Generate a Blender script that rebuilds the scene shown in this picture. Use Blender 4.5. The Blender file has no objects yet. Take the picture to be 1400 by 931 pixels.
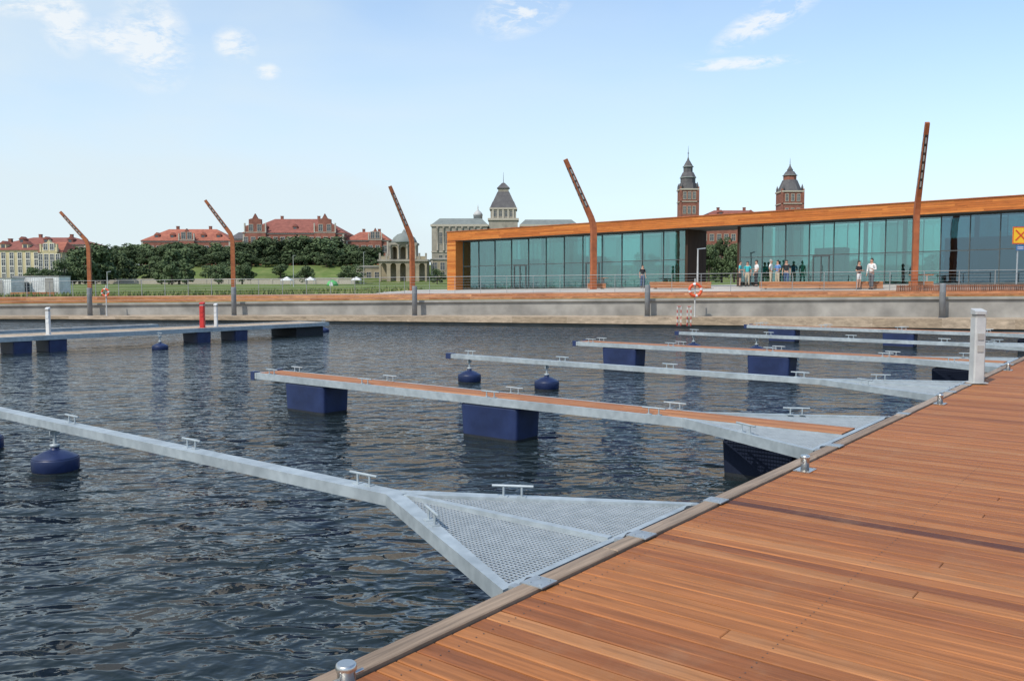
import bpy, math, random
from mathutils import Vector, Matrix
R = random.Random(7)
scene = bpy.context.scene
scene.view_settings.view_transform = 'Standard'
scene.view_settings.look = 'None'
scene.view_settings.exposure = 0
COL = scene.collection
rad = math.radians

# ------------------------------------------------------------------ helpers
class MB:
    def __init__(s):
        s.v=[]; s.f=[]; s.m=[]; s.s=[]; s.t=[]
    def face(s,idx,m=0,sm=False,t=0.5):
        s.f.append(idx); s.m.append(m); s.s.append(sm); s.t.append(t)
    def hexa(s,p,m=0,t=0.5):
        b=len(s.v); s.v+= [tuple(q) for q in p]
        for q in ((3,2,1,0),(4,5,6,7),(0,1,5,4),(1,2,6,5),(2,3,7,6),(3,0,4,7)):
            s.face([b+i for i in q],m,False,t)
    def box(s,x0,x1,y0,y1,z0,z1,m=0,t=0.5):
        s.hexa([(x0,y0,z0),(x1,y0,z0),(x1,y1,z0),(x0,y1,z0),(x0,y0,z1),(x1,y0,z1),(x1,y1,z1),(x0,y1,z1)],m,t)
    def plank(s,x0,x1,y0,y1,z0,z1,m=0,t=0.5,c=0.004):
        b=len(s.v)
        s.v+=[(x0,y0,z0),(x1,y0,z0),(x1,y1,z0),(x0,y1,z0),
              (x0,y0,z1-c),(x1,y0,z1-c),(x1,y1,z1-c),(x0,y1,z1-c),
              (x0+c,y0+c,z1),(x1-c,y0+c,z1),(x1-c,y1-c,z1),(x0+c,y1-c,z1)]
        for q in ((0,1,5,4),(1,2,6,5),(2,3,7,6),(3,0,4,7),(4,5,9,8),(5,6,10,9),(6,7,11,10),(7,4,8,11),(8,9,10,11)):
            s.face([b+i for i in q],m,False,t)
    def beam(s,p0,p1,w,h,m=0,t=0.5,w1=None,h1=None):
        p0=Vector(p0); p1=Vector(p1); d=(p1-p0).normalized()
        up=Vector((0,0,1))
        if abs(d.z)>0.99: up=Vector((0,1,0))
        r=d.cross(up).normalized(); u=r.cross(d).normalized()
        w1=w if w1 is None else w1; h1=h if h1 is None else h1
        a=[p0-r*w/2-u*h/2,p0+r*w/2-u*h/2,p0+r*w/2+u*h/2,p0-r*w/2+u*h/2]
        b=[p1-r*w1/2-u*h1/2,p1+r*w1/2-u*h1/2,p1+r*w1/2+u*h1/2,p1-r*w1/2+u*h1/2]
        s.hexa(a+b,m,t)
    def tube(s,p0,p1,r0,r1=None,n=10,m=0,caps=True,t=0.5):
        r1=r0 if r1 is None else r1
        p0=Vector(p0); p1=Vector(p1); d=(p1-p0).normalized()
        up=Vector((0,0,1)) if abs(d.z)<0.95 else Vector((1,0,0))
        a=d.cross(up).normalized(); c=a.cross(d).normalized()
        b=len(s.v)
        for p,r in ((p0,r0),(p1,r1)):
            for i in range(n):
                g=2*math.pi*i/n
                s.v.append(tuple(p+a*math.cos(g)*r+c*math.sin(g)*r))
        for i in range(n):
            j=(i+1)%n
            s.face([b+i,b+n+i,b+n+j,b+j],m,True,t)
        if caps:
            for p,r,k in ((p0,r0,0),(p1,r1,1)):
                if r<1e-5: continue
                b2=len(s.v)
                for i in range(n):
                    g=2*math.pi*i/n
                    s.v.append(tuple(p+a*math.cos(g)*r+c*math.sin(g)*r))
                q=[b2+i for i in range(n)]
                s.face(q if k==0 else q[::-1],m,False,t)
    def lathe(s,prof,n=16,c=(0,0,0),m=0,sm=True,t=0.5,ph=0.0,sx=1,sy=1):
        b=len(s.v)
        for (r,z) in prof:
            for i in range(n):
                g=2*math.pi*i/n+ph
                s.v.append((c[0]+r*math.cos(g)*sx,c[1]+r*math.sin(g)*sy,c[2]+z))
        for k in range(len(prof)-1):
            for i in range(n):
                j=(i+1)%n
                s.face([b+k*n+i,b+k*n+j,b+(k+1)*n+j,b+(k+1)*n+i],m,sm,t)
        s.face([b+i for i in range(n)][::-1],m,False,t)
        k=len(prof)-1
        s.face([b+k*n+i for i in range(n)],m,False,t)
    def prism(s,pts,y0,y1,m=0,t=0.5):
        b=len(s.v); n=len(pts)
        for y in (y0,y1):
            for (x,z) in pts: s.v.append((x,y,z))
        s.face([b+i for i in range(n)],m,False,t)
        s.face([b+n+i for i in range(n)][::-1],m,False,t)
        for i in range(n):
            j=(i+1)%n
            s.face([b+i,b+n+i,b+n+j,b+j],m,False,t)
    def torus(s,c,Rr,r,n=24,k=8,m=0,mfun=None):
        b=len(s.v)
        for i in range(n):
            g=2*math.pi*i/n
            for j in range(k):
                h=2*math.pi*j/k
                a=(Rr+r*math.cos(h))
                x,z,y=a*math.cos(g),a*math.sin(g),r*math.sin(h)
                s.v.append((c[0]+x,c[1]+y,c[2]+z))
        for i in range(n):
            for j in range(k):
                i2=(i+1)%n; j2=(j+1)%k
                mm=m if mfun is None else mfun(i)
                s.face([b+i*k+j,b+i*k+j2,b+i2*k+j2,b+i2*k+j],mm,True)
    def shear(s,kx):
        s.v=[(x,y,z+kx*x) for (x,y,z) in s.v]
    def mesh(s,name,mats):
        me=bpy.data.meshes.new(name)
        me.from_pydata(s.v,[],s.f)
        for m in mats: me.materials.append(m)
        me.polygons.foreach_set('material_index',s.m)
        me.polygons.foreach_set('use_smooth',s.s)
        at=me.attributes.new('tone','FLOAT','FACE')
        at.data.foreach_set('value',s.t)
        me.update()
        return me
    def obj(s,name,mats,parent=None,loc=(0,0,0),rz=0.0):
        if not isinstance(mats,(list,tuple)): mats=[mats]
        return place(name,s.mesh(name,mats),parent,loc,rz)
def place(name,me,parent=None,loc=(0,0,0),rz=0.0,rot=None):
    o=bpy.data.objects.new(name,me)
    o.location=loc
    o.rotation_euler=rot if rot else (0,0,rz)
    if parent is not None: o.parent=parent
    COL.objects.link(o)
    return o
def thing(name,label,cat,loc=(0,0,0),rz=0.0,group=None,me=None):
    o=bpy.data.objects.new(name,me)
    if me is None: o.empty_display_size=0.3
    o.location=loc; o.rotation_euler=(0,0,rz)
    COL.objects.link(o)
    o["label"]=label; o["category"]=cat
    if group: o["group"]=group
    return o
def tag(o,label,cat,group=None):
    o["label"]=label; o["category"]=cat
    if group: o["group"]=group
    return o
def structure(o): o["kind"]="structure"; return o
def copy_thing(root,loc,rz,label=None,scale=None):
    def rec(o,par):
        c=o.copy(); COL.objects.link(c)
        if par is not None: c.parent=par
        for ch in list(o.children):
            rec(ch,c)
        return c
    n=rec(root,None)
    n.location=loc; n.rotation_euler=(0,0,rz)
    if scale: n.scale=scale
    if label: n["label"]=label
    return n

# ------------------------------------------------------------------ materials
def mat(name,c1,c2=None,rough=0.6,metal=0.0,scale=3.0,sv=(1,1,1),bump=0.0,bscale=None,spec=0.5,detail=5,lo=0.35,hi=0.65,tone=False,dirt=None,dirtk=.7):
    m=bpy.data.materials.new(name); m.use_nodes=True
    nt=m.node_tree; N=nt.nodes; L=nt.links
    b=N['Principled BSDF']
    b.inputs['Roughness'].default_value=rough
    b.inputs['Metallic'].default_value=metal
    b.inputs['Specular IOR Level'].default_value=spec
    tc=N.new('ShaderNodeTexCoord'); mp=N.new('ShaderNodeMapping')
    mp.inputs['Scale'].default_value=sv
    L.new(tc.outputs['Object'],mp.inputs['Vector'])
    no=N.new('ShaderNodeTexNoise'); no.inputs['Scale'].default_value=scale; no.inputs['Detail'].default_value=detail
    L.new(mp.outputs[0],no.inputs['Vector'])
    if c2 is None: c2=tuple(x*0.75 for x in c1)
    mr=N.new('ShaderNodeMapRange'); mr.inputs[1].default_value=lo; mr.inputs[2].default_value=hi
    L.new(no.outputs['Fac'],mr.inputs[0])
    mx=N.new('ShaderNodeMix'); mx.data_type='RGBA'
    mx.inputs[6].default_value=(*c1,1); mx.inputs[7].default_value=(*c2,1)
    L.new(mr.outputs[0],mx.inputs[0])
    out=mx.outputs[2]
    if tone:
        at=N.new('ShaderNodeAttribute'); at.attribute_name='tone'
        mt=N.new('ShaderNodeMapRange'); mt.inputs[3].default_value=0.55; mt.inputs[4].default_value=1.3
        L.new(at.outputs['Fac'],mt.inputs[0])
        vm=N.new('ShaderNodeVectorMath'); vm.operation='SCALE'
        L.new(out,vm.inputs[0]); L.new(mt.outputs[0],vm.inputs['Scale'])
        out=vm.outputs[0]
    if dirt:
        n2=N.new('ShaderNodeTexNoise'); n2.inputs['Scale'].default_value=dirt; n2.inputs['Detail'].default_value=6
        L.new(tc.outputs['Object'],n2.inputs['Vector'])
        m2=N.new('ShaderNodeMapRange'); m2.inputs[1].default_value=.35; m2.inputs[2].default_value=.7; m2.inputs[3].default_value=1.08; m2.inputs[4].default_value=dirtk
        L.new(n2.outputs['Fac'],m2.inputs[0])
        v2=N.new('ShaderNodeVectorMath'); v2.operation='SCALE'
        L.new(out,v2.inputs[0]); L.new(m2.outputs[0],v2.inputs['Scale']); out=v2.outputs[0]
    L.new(out,b.inputs['Base Color'])
    if bump:
        bp=N.new('ShaderNodeBump'); bp.inputs['Strength'].default_value=bump; bp.inputs['Distance'].default_value=0.01
        if bscale:
            n3=N.new('ShaderNodeTexNoise'); n3.inputs['Scale'].default_value=bscale; n3.inputs['Detail'].default_value=4
            L.new(mp.outputs[0],n3.inputs['Vector']); L.new(n3.outputs['Fac'],bp.inputs['Height'])
        else: L.new(no.outputs['Fac'],bp.inputs['Height'])
        L.new(bp.outputs[0],b.inputs['Normal'])
    return m

def wood_mat(name,cols,sv,rough=0.55,weather=.3,wcol=(.34,.24,.17),glo=.55,ghi=1.3):
    m=bpy.data.materials.new(name); m.use_nodes=True
    nt=m.node_tree; N=nt.nodes; L=nt.links
    b=N['Principled BSDF']; b.inputs['Specular IOR Level'].default_value=0.3
    tc=N.new('ShaderNodeTexCoord'); at=N.new('ShaderNodeAttribute'); at.attribute_name='tone'
    cx=N.new('ShaderNodeCombineXYZ'); ml=N.new('ShaderNodeMath'); ml.operation='MULTIPLY'; ml.inputs[1].default_value=37.0
    L.new(at.outputs['Fac'],ml.inputs[0]); L.new(ml.outputs[0],cx.inputs[2])
    ad=N.new('ShaderNodeVectorMath'); ad.operation='ADD'
    mp=N.new('ShaderNodeMapping'); mp.inputs['Scale'].default_value=sv
    L.new(tc.outputs['Object'],mp.inputs['Vector']); L.new(mp.outputs[0],ad.inputs[0]); L.new(cx.outputs[0],ad.inputs[1])
    g=N.new('ShaderNodeTexNoise'); g.inputs['Scale'].default_value=1.0; g.inputs['Detail'].default_value=8; g.inputs['Roughness'].default_value=.68; g.inputs['Distortion'].default_value=.8
    L.new(ad.outputs[0],g.inputs['Vector'])
    cr=N.new('ShaderNodeValToRGB'); e=cr.color_ramp.elements
    e[0].position=0; e[0].color=(*cols[0],1); e[1].position=1; e[1].color=(*cols[-1],1)
    for i,c in enumerate(cols[1:-1]):
        x=e.new((i+1)/(len(cols)-1)); x.color=(*c,1)
    L.new(at.outputs['Fac'],cr.inputs[0])
    mr=N.new('ShaderNodeMapRange'); mr.inputs[1].default_value=.3; mr.inputs[2].default_value=.72; mr.inputs[3].default_value=glo; mr.inputs[4].default_value=ghi
    L.new(g.outputs['Fac'],mr.inputs[0])
    vs=N.new('ShaderNodeVectorMath'); vs.operation='SCALE'; L.new(cr.outputs[0],vs.inputs[0]); L.new(mr.outputs[0],vs.inputs['Scale'])
    w2=N.new('ShaderNodeTexNoise'); w2.inputs['Scale'].default_value=.55; w2.inputs['Detail'].default_value=5
    L.new(ad.outputs[0],w2.inputs['Vector'])
    w2r=N.new('ShaderNodeMapRange'); w2r.inputs[1].default_value=.3; w2r.inputs[2].default_value=.7; w2r.inputs[3].default_value=.84; w2r.inputs[4].default_value=1.14
    L.new(w2.outputs['Fac'],w2r.inputs[0])
    vs2=N.new('ShaderNodeVectorMath'); vs2.operation='SCALE'; L.new(vs.outputs[0],vs2.inputs[0]); L.new(w2r.outputs[0],vs2.inputs['Scale'])
    w=N.new('ShaderNodeTexNoise'); w.inputs['Scale'].default_value=2.1; w.inputs['Detail'].default_value=8; w.inputs['Roughness'].default_value=.7
    L.new(tc.outputs['Object'],w.inputs['Vector'])
    wr=N.new('ShaderNodeMapRange'); wr.inputs[1].default_value=.52; wr.inputs[2].default_value=.75; wr.inputs[4].default_value=weather
    L.new(w.outputs['Fac'],wr.inputs[0])
    mx=N.new('ShaderNodeMix'); mx.data_type='RGBA'; mx.inputs[7].default_value=(*wcol,1)
    L.new(wr.outputs[0],mx.inputs[0]); L.new(vs2.outputs[0],mx.inputs[6])
    L.new(mx.outputs[2],b.inputs['Base Color'])
    rr=N.new('ShaderNodeMapRange'); rr.inputs[3].default_value=rough-.12; rr.inputs[4].default_value=rough+.2
    L.new(w.outputs['Fac'],rr.inputs[0]); L.new(rr.outputs[0],b.inputs['Roughness'])
    bp=N.new('ShaderNodeBump'); bp.inputs['Strength'].default_value=.4; bp.inputs['Distance'].default_value=.004
    L.new(g.outputs['Fac'],bp.inputs['Height']); L.new(bp.outputs[0],b.inputs['Normal'])
    return m

DECKW=wood_mat('deck_timber',[(.11,.036,.018),(.23,.077,.026),(.325,.113,.035),(.375,.14,.043),(.41,.175,.065)],(34,1.3,1),rough=.58,weather=.35,wcol=(.34,.20,.115),glo=.6,ghi=1.24)
ARMW=wood_mat('finger_timber',[(.30,.105,.035),(.38,.145,.048),(.45,.19,.07)],(30,1.6,1))
EDGEW=wood_mat('edge_timber',[(.26,.18,.12),(.32,.235,.165),(.38,.285,.21)],(1.6,34,1))
CLADW=wood_mat('cladding_timber',[(.42,.12,.025),(.55,.175,.035),(.66,.26,.06)],(1.2,20,30),weather=.1)
LEDGEW=wood_mat('quay_timber',[(.36,.27,.18),(.43,.33,.23),(.50,.39,.28)],(1,8,8))
BANDW=wood_mat('terrace_timber',[(.33,.125,.05),(.41,.17,.07),(.47,.23,.11)],(1,9,9),weather=.2)
GALV=mat('galvanised_steel',(.42,.47,.49),(.33,.375,.395),rough=.5,metal=.25,scale=9,bump=.06,dirt=1.6,dirtk=.8)
RAILM=mat('railing_steel',(.34,.36,.36),(.28,.3,.3),rough=.5,metal=.3)
GRAT=mat('galvanised_grating',(.44,.48,.50),(.36,.40,.42),rough=.5,metal=.25,scale=8)
HNG=mat('dull_steel_plate',(.36,.40,.42),(.28,.31,.33),rough=.5,metal=.4,scale=14)
STEEL=mat('brushed_steel',(.62,.61,.58),(.5,.5,.48),rough=.28,metal=.9,scale=6,bump=.05)
PEDM=mat('pale_grey_paint',(.50,.50,.48),(.42,.42,.41),rough=.55,scale=5,dirt=1.5,dirtk=.8)
BLUE=mat('navy_plastic',(.014,.026,.085),(.02,.036,.11),rough=.42,scale=5,dirt=1.5,bump=.1)
SLIME=mat('waterline_growth',(.012,.015,.02),(.02,.024,.028),rough=.7,scale=12)
BLACK=mat('black_rubber',(.015,.015,.016),(.03,.03,.03),rough=.7)
CORTEN=mat('rusty_orange_steel',(.40,.12,.038),(.30,.085,.03),rough=.6,scale=4,dirt=1.2,bump=.1)
DARK=mat('dark_panel',(.05,.045,.04),(.03,.03,.03),rough=.4)
LIGHTG=mat('lamp_glass',(.40,.38,.34),(.32,.30,.28),rough=.3)
CONC=mat('concrete',(.34,.325,.295),(.24,.23,.21),rough=.85,scale=1.2,bump=.3,bscale=20,dirt=.4,dirtk=.74)
CONCD=mat('wet_concrete',(.13,.13,.12),(.08,.08,.07),rough=.8,scale=1.2)
PAVE=mat('pale_paving',(.50,.46,.40),(.42,.39,.345),rough=.85,scale=.8,dirt=.3)
GRASS=mat('grass',(.10,.15,.04),(.17,.20,.07),rough=.95,scale=.35,detail=9,dirt=.04,spec=.1)
WHITE=mat('white_paint',(.74,.74,.72),(.64,.64,.62),rough=.5,dirt=.8)
RED=mat('red_paint',(.55,.03,.025),(.45,.025,.02),rough=.45)
ORANGE=mat('lifebuoy_orange',(.70,.10,.03),(.62,.08,.02),rough=.5)
def clear_glass(name,tint,refl=.22,rtint=(.6,.85,.85)):
    m=bpy.data.materials.new(name); m.use_nodes=True; nt=m.node_tree; N=nt.nodes; L=nt.links
    N.remove(N['Principled BSDF']); o=N['Material Output']
    tr=N.new('ShaderNodeBsdfTransparent')
    # slight pane-to-pane difference in tint
    oi=N.new('ShaderNodeObjectInfo'); mr=N.new('ShaderNodeMapRange'); mr.inputs[3].default_value=.82; mr.inputs[4].default_value=1.12; L.new(oi.outputs['Random'],mr.inputs[0])
    vs=N.new('ShaderNodeVectorMath'); vs.operation='SCALE'; vs.inputs[0].default_value=tint; L.new(mr.outputs[0],vs.inputs['Scale']); L.new(vs.outputs[0],tr.inputs[0])
    gl=N.new('ShaderNodeBsdfGlossy'); gl.inputs['Roughness'].default_value=.02; gl.inputs['Color'].default_value=(*rtint,1)
    tc=N.new('ShaderNodeTexCoord'); n=N.new('ShaderNodeTexNoise'); n.inputs['Scale'].default_value=.8; L.new(tc.outputs['Object'],n.inputs['Vector'])
    bp=N.new('ShaderNodeBump'); bp.inputs['Strength'].default_value=.08; bp.inputs['Distance'].default_value=.05; L.new(n.outputs['Fac'],bp.inputs['Height']); L.new(bp.outputs[0],gl.inputs['Normal'])
    fr_=N.new('ShaderNodeFresnel'); fr_.inputs[0].default_value=1.5
    mt=N.new('ShaderNodeMath'); mt.operation='ADD'; mt.inputs[1].default_value=refl; mt.use_clamp=True; L.new(fr_.outputs[0],mt.inputs[0])
    mx=N.new('ShaderNodeMixShader'); L.new(mt.outputs[0],mx.inputs[0]); L.new(tr.outputs[0],mx.inputs[1]); L.new(gl.outputs[0],mx.inputs[2]); L.new(mx.outputs[0],o.inputs[0])
    return m
TEALG=clear_glass('teal_glass',(.55,.76,.74),.18,(.62,.82,.84))
BLUEG=clear_glass('dark_blue_glass',(.34,.50,.56),.18,(.5,.68,.80))
WINF=mat('window_frame_grey',(.07,.085,.085),(.05,.06,.06),rough=.5)
WING=mat('house_window_glass',(.05,.06,.07),(.09,.10,.11),rough=.12,scale=.5)
BRICK=mat('red_brick',(.30,.12,.08),(.22,.085,.06),rough=.9,scale=1.0,dirt=.15)
REDROOF=mat('red_tiles',(.38,.14,.09),(.29,.10,.07),rough=.9,scale=.8,dirt=.1,spec=.2)
MAROOF=mat('maroon_tiles',(.28,.105,.08),(.21,.08,.062),rough=.9,scale=.8,spec=.2)
CREAM=mat('cream_render',(.62,.53,.32),(.54,.46,.28),rough=.9,scale=.5,dirt=.15)
TRIM=mat('pale_trim',(.46,.415,.335),(.39,.35,.28),rough=.8)
WTRIM=mat('white_window_trim',(.66,.64,.58),(.6,.58,.52),rough=.8)
STONE=mat('sandstone',(.36,.325,.26),(.27,.245,.20),rough=.9,scale=.6,dirt=.12)
SLATE=mat('slate_roof',(.13,.125,.125),(.095,.09,.095),rough=.85,scale=.7,spec=.2)
COPPER=mat('verdigris_roof',(.21,.23,.215),(.17,.19,.18),rough=.8,scale=.7,spec=.2)
BARK=mat('bark',(.09,.065,.045),(.05,.038,.03),rough=.95,scale=3)
INTW=mat('interior_floor',(.34,.33,.30),(.28,.27,.25),rough=.6)

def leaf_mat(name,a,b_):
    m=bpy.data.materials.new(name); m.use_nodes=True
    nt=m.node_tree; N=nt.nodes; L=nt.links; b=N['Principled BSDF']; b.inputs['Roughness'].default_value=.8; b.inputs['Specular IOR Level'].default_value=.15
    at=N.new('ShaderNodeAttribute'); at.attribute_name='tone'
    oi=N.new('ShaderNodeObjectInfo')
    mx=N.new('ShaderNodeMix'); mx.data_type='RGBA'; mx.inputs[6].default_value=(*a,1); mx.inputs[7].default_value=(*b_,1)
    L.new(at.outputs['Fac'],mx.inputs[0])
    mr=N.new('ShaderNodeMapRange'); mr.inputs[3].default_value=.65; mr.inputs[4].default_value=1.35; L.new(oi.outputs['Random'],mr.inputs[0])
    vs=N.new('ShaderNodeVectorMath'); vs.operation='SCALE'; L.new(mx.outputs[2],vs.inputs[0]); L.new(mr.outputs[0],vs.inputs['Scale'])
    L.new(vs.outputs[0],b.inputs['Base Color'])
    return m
LEAF=leaf_mat('foliage',(.052,.078,.04),(.115,.155,.07))  # greens lifted and blued so the colour carries distance haze
BLADE=leaf_mat('meadow_blades',(.09,.14,.035),(.22,.24,.09))

# ------------------------------------------------------------------ site frame
PHI=math.atan2(.7883,.6153)
def uv(u,v,z=0): return (u*.6153-v*.7883, u*.7883+v*.6153, z)
CAMZ=2.4; DECK=.70; ARM=.65
def Q(X):
    X=max(-75,min(60,X)); return 48-.23*X-.0022*X*X
def cl(X,a=-60,b=60): return max(a,min(b,X))
def zl(X): return .5+.006*cl(X)
def z1(X): return 1.38+.012*cl(X)
def z2(X): return 1.70+.010*cl(X)
def z3(X): return 1.79+.0178*cl(X)
def lerp(a,b,t): return a+(b-a)*max(0,min(1,t))
def gz(X,Y):
    d=Y-Q(X)
    if Y>150:
        base=lerp(z3(X),1.9,(Y-150)/60)
        t=max(0,min(1,(Y-242)/40)); t=t*t*(3-2*t)
        return base+(8-1.9)*t
    if d<2.65: return zl(X)
    if d<7: return lerp(z1(X),z2(X),(d-2.65)/4.35)
    return lerp(z2(X),z3(X),(d-7)/7)

# ------------------------------------------------------------------ ground, water
Xs=[-1800,-900,-500,-300,-200,-150,-120,-100]+list(range(-90,92,3))+[100,120,150,200,300,500,900,1800]
g=MB(); rows=[]
def row(f):
    rows.append(len(g.v))
    for X in Xs: g.v.append(f(X))
row(lambda X:(X,-1500,-3.)); row(lambda X:(X,Q(X)+2.62,-3.))
for d in (2.7,4.5,7,9,11,14,20,35,55): row(lambda X:(X,Q(X)+d,gz(X,Q(X)+d)))
for Y in (130,150,170,190,210,230,242,247,252,257,262,267,272,277,282,290,320,400,700,1300,2500): row(lambda X:(X,Y,gz(X,Y)))
for k in range(len(rows)-1):
    for i in range(len(Xs)-1):
        a=rows[k]+i; b=rows[k+1]+i
        g.face([a,a+1,b+1,b],0,True)
structure(g.obj('ground',[GRASS]))

gr=random.Random(5); mg=MB()
for i in range(16000):
    X=gr.uniform(-72,-9.5); d=9.3+ (gr.random()**1.7)*38
    if gr.random()<.35*(math.sin(X*.7)+math.cos(d*.5+X*.21)+.6): continue
    Y=Q(X)+d; z=gz(X,Y); h=gr.uniform(.12,.42)*(1.4 if gr.random()<.1 else 1); a=gr.uniform(0,3.14); w_=gr.uniform(.05,.14)
    dx,dy=math.cos(a)*w_,math.sin(a)*w_; lx,ly=gr.uniform(-.12,.12),gr.uniform(-.12,.12)
    b=len(mg.v); mg.v+=[(X-dx,Y-dy,z-.02),(X+dx,Y+dy,z-.02),(X+lx,Y+ly,z+h)]; mg.face([b,b+1,b+2],0,False,gr.random())
o=mg.obj('meadow_grass',[BLADE]); o["kind"]="stuff"; o["label"]="rough green meadow grass growing on the lawn"; o["category"]="grass"

wm=bpy.data.materials.new('harbour_water'); wm.use_nodes=True
nt=wm.node_tree; N=nt.nodes; L=nt.links; b=N['Principled BSDF']
b.inputs['Base Color'].default_value=(.013,.021,.024,1); b.inputs['Roughness'].default_value=.05; b.inputs['IOR'].default_value=1.35
tc=N.new('ShaderNodeTexCoord')
def wn(scale,sv,rot,detail,dist):
    mp=N.new('ShaderNodeMapping'); mp.inputs['Scale'].default_value=sv; mp.inputs['Rotation'].default_value=(0,0,rot)
    n=N.new('ShaderNodeTexNoise'); n.inputs['Scale'].default_value=scale; n.inputs['Detail'].default_value=detail; n.inputs['Distortion'].default_value=dist
    L.new(tc.outputs['Object'],mp.inputs['Vector']); L.new(mp.outputs[0],n.inputs['Vector']); return n
n0=wn(7.0,(1,1.2,1),.9,2,.2); n1=wn(2.3,(1,1.6,1),.45,2,.5); n2=wn(.8,(1,1.6,1),-.25,2,.4); n3=wn(.07,(1,1.6,1),0,3,.5)
b0_=N.new('ShaderNodeBump'); b0_.inputs['Strength'].default_value=.8; b0_.inputs['Distance'].default_value=.022
b1=N.new('ShaderNodeBump'); b1.inputs['Strength'].default_value=1; b1.inputs['Distance'].default_value=.16
b2=N.new('ShaderNodeBump'); b2.inputs['Strength'].default_value=1; b2.inputs['Distance'].default_value=.20
mm=N.new('ShaderNodeMapRange'); mm.inputs[1].default_value=.35; mm.inputs[2].default_value=.65; mm.inputs[3].default_value=.55; mm.inputs[4].default_value=1.0
L.new(n3.outputs['Fac'],mm.inputs[0]); L.new(mm.outputs[0],b1.inputs['Strength'])
L.new(n2.outputs['Fac'],b2.inputs['Height']); L.new(n1.outputs['Fac'],b1.inputs['Height']); L.new(n0.outputs['Fac'],b0_.inputs['Height'])
L.new(b2.outputs[0],b1.inputs['Normal']); L.new(b1.outputs[0],b0_.inputs['Normal']); L.new(b0_.outputs[0],b.inputs['Normal'])
w=MB(); w.v=[(-900,-900,0),(900,-900,0),(900,70,0),(-900,70,0)]; w.face([0,1,2,3])
structure(w.obj('water',[wm]))

def loft(name,profile,mats,X0=-75,X1=60,step=1.5,midx=None):
    m=MB(); XX=[]; x=X0
    while x<=X1+1e-6: XX.append(x); x+=step
    P=len(profile(0))
    for X in XX:
        for (d,z) in profile(X): m.v.append((X,Q(X)+d,z))
    for i in range(len(XX)-1):
        for k in range(P-1):
            a=i*P+k; b_=(i+1)*P+k
            m.face([a,b_,b_+1,a+1],midx[k] if midx else 0,False,R.random())
    return m.obj(name,mats)
structure(loft('quay_ledge_pavement',lambda X:[(0.06,-3),(.06,.12),(.06,zl(X)-.22),(2.7,zl(X)-.22)],[CONCD,CONC],midx=[0,0,1]))
structure(loft('quay_boardwalk',lambda X:[(-.08,.16),(-.08,zl(X)-.005),(.22,zl(X)),(.225,zl(X)-.03),(.85,zl(X)-.03),(.855,zl(X)-.035),(1.5,zl(X)-.035),(2.7,zl(X)-.03)],[LEDGEW],step=3.0))
wall=tag(loft('retaining_wall',lambda X:[(2.6,zl(X)-.3),(2.56,z1(X)-.12),(2.44,z1(X)-.12),(2.44,z1(X)+.0),(2.9,z1(X)+.01),(2.9,z1(X)-.3)],[CONC]),'long curved grey concrete retaining wall above the quay','wall')
structure(loft('terrace_boardwalk',lambda X:[(2.95,z1(X)-.1),(2.95,z1(X)+.15),(3.5,z1(X)+.18),(3.52,z1(X)+.09),(4.6,z1(X)+.14),(4.62,z2(X)-.02),(6.9,z2(X)+.03)],[BANDW],step=2.5))
t=MB(); XX=[x for x in range(-66,62,2)]; ds=(6.9,8.2,9.5,11.5,14,20,28,36)
for X in XX:
    for d in ds:
        t.v.append((X,Q(X)+d,gz(X,Q(X)+d)+.025))
for i in range(len(XX)-1):
    for k in range(len(ds)-1):
        if XX[i]<-12 and k>=2: continue
        a=i*len(ds)+k; b_=a+len(ds)
        t.face([a,b_,b_+1,a+1])
structure(t.obj('terrace_pavement',[PAVE]))

# ------------------------------------------------------------------ near boardwalk (deck)
dk=MB(); u=-3.0; pw=.126; gap=.010; k=0
while u<56:
    near=u<26
    tn=min(.98,max(.2,R.gauss(.6,.17)))
    js=[R.choice([-2.6,-1.7,-.6,.35,1.1,1.7])] if (near and R.random()<.4) else [-4.]
    ys=[2.745]+js+[-6.5]
    for a,b_ in zip(ys[:-1],ys[1:]):
        tt=min(1,max(.16,tn+R.uniform(-.12,.12)))
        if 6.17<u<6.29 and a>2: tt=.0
        dk.plank(u,u+pw-gap,b_+.002,a-.002,DECK-.03+R.uniform(-.001,.001),DECK+R.uniform(-.0015,.0015),0,tt,.005)
        if u<9:
            for yy in [2.62,1.45,.25]:
                if b_+.03<yy<a-.03:
                    for dx in (.03,.086):
                        dk.lathe([(.0042,0),(.004,.001)],6,(u+dx,yy,DECK+.0015),1,False)
    u+=pw; k+=1
dko=structure(dk.obj('boardwalk',[DECKW,DARK],loc=uv(0,0,0),rz=PHI))
fr=MB()
u=-3
while u<56:
    l=R.uniform(3.2,4.2); fr.plank(u+.003,u+l-.003,2.755,2.87,DECK-.10,DECK+.018,0,R.random(),.006); u+=l
fr.box(-3,56,-6.5,2.74,DECK-.10,DECK-.04,2); 
fr.box(-3,56,2.70,2.82,DECK-.5,DECK-.105,1); fr.box(-3,56,-6.4,2.6,-.4,DECK-.12,1)
structure(fr.obj('boardwalk_edge',[EDGEW,CONCD,BLACK],rz=PHI))

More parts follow.
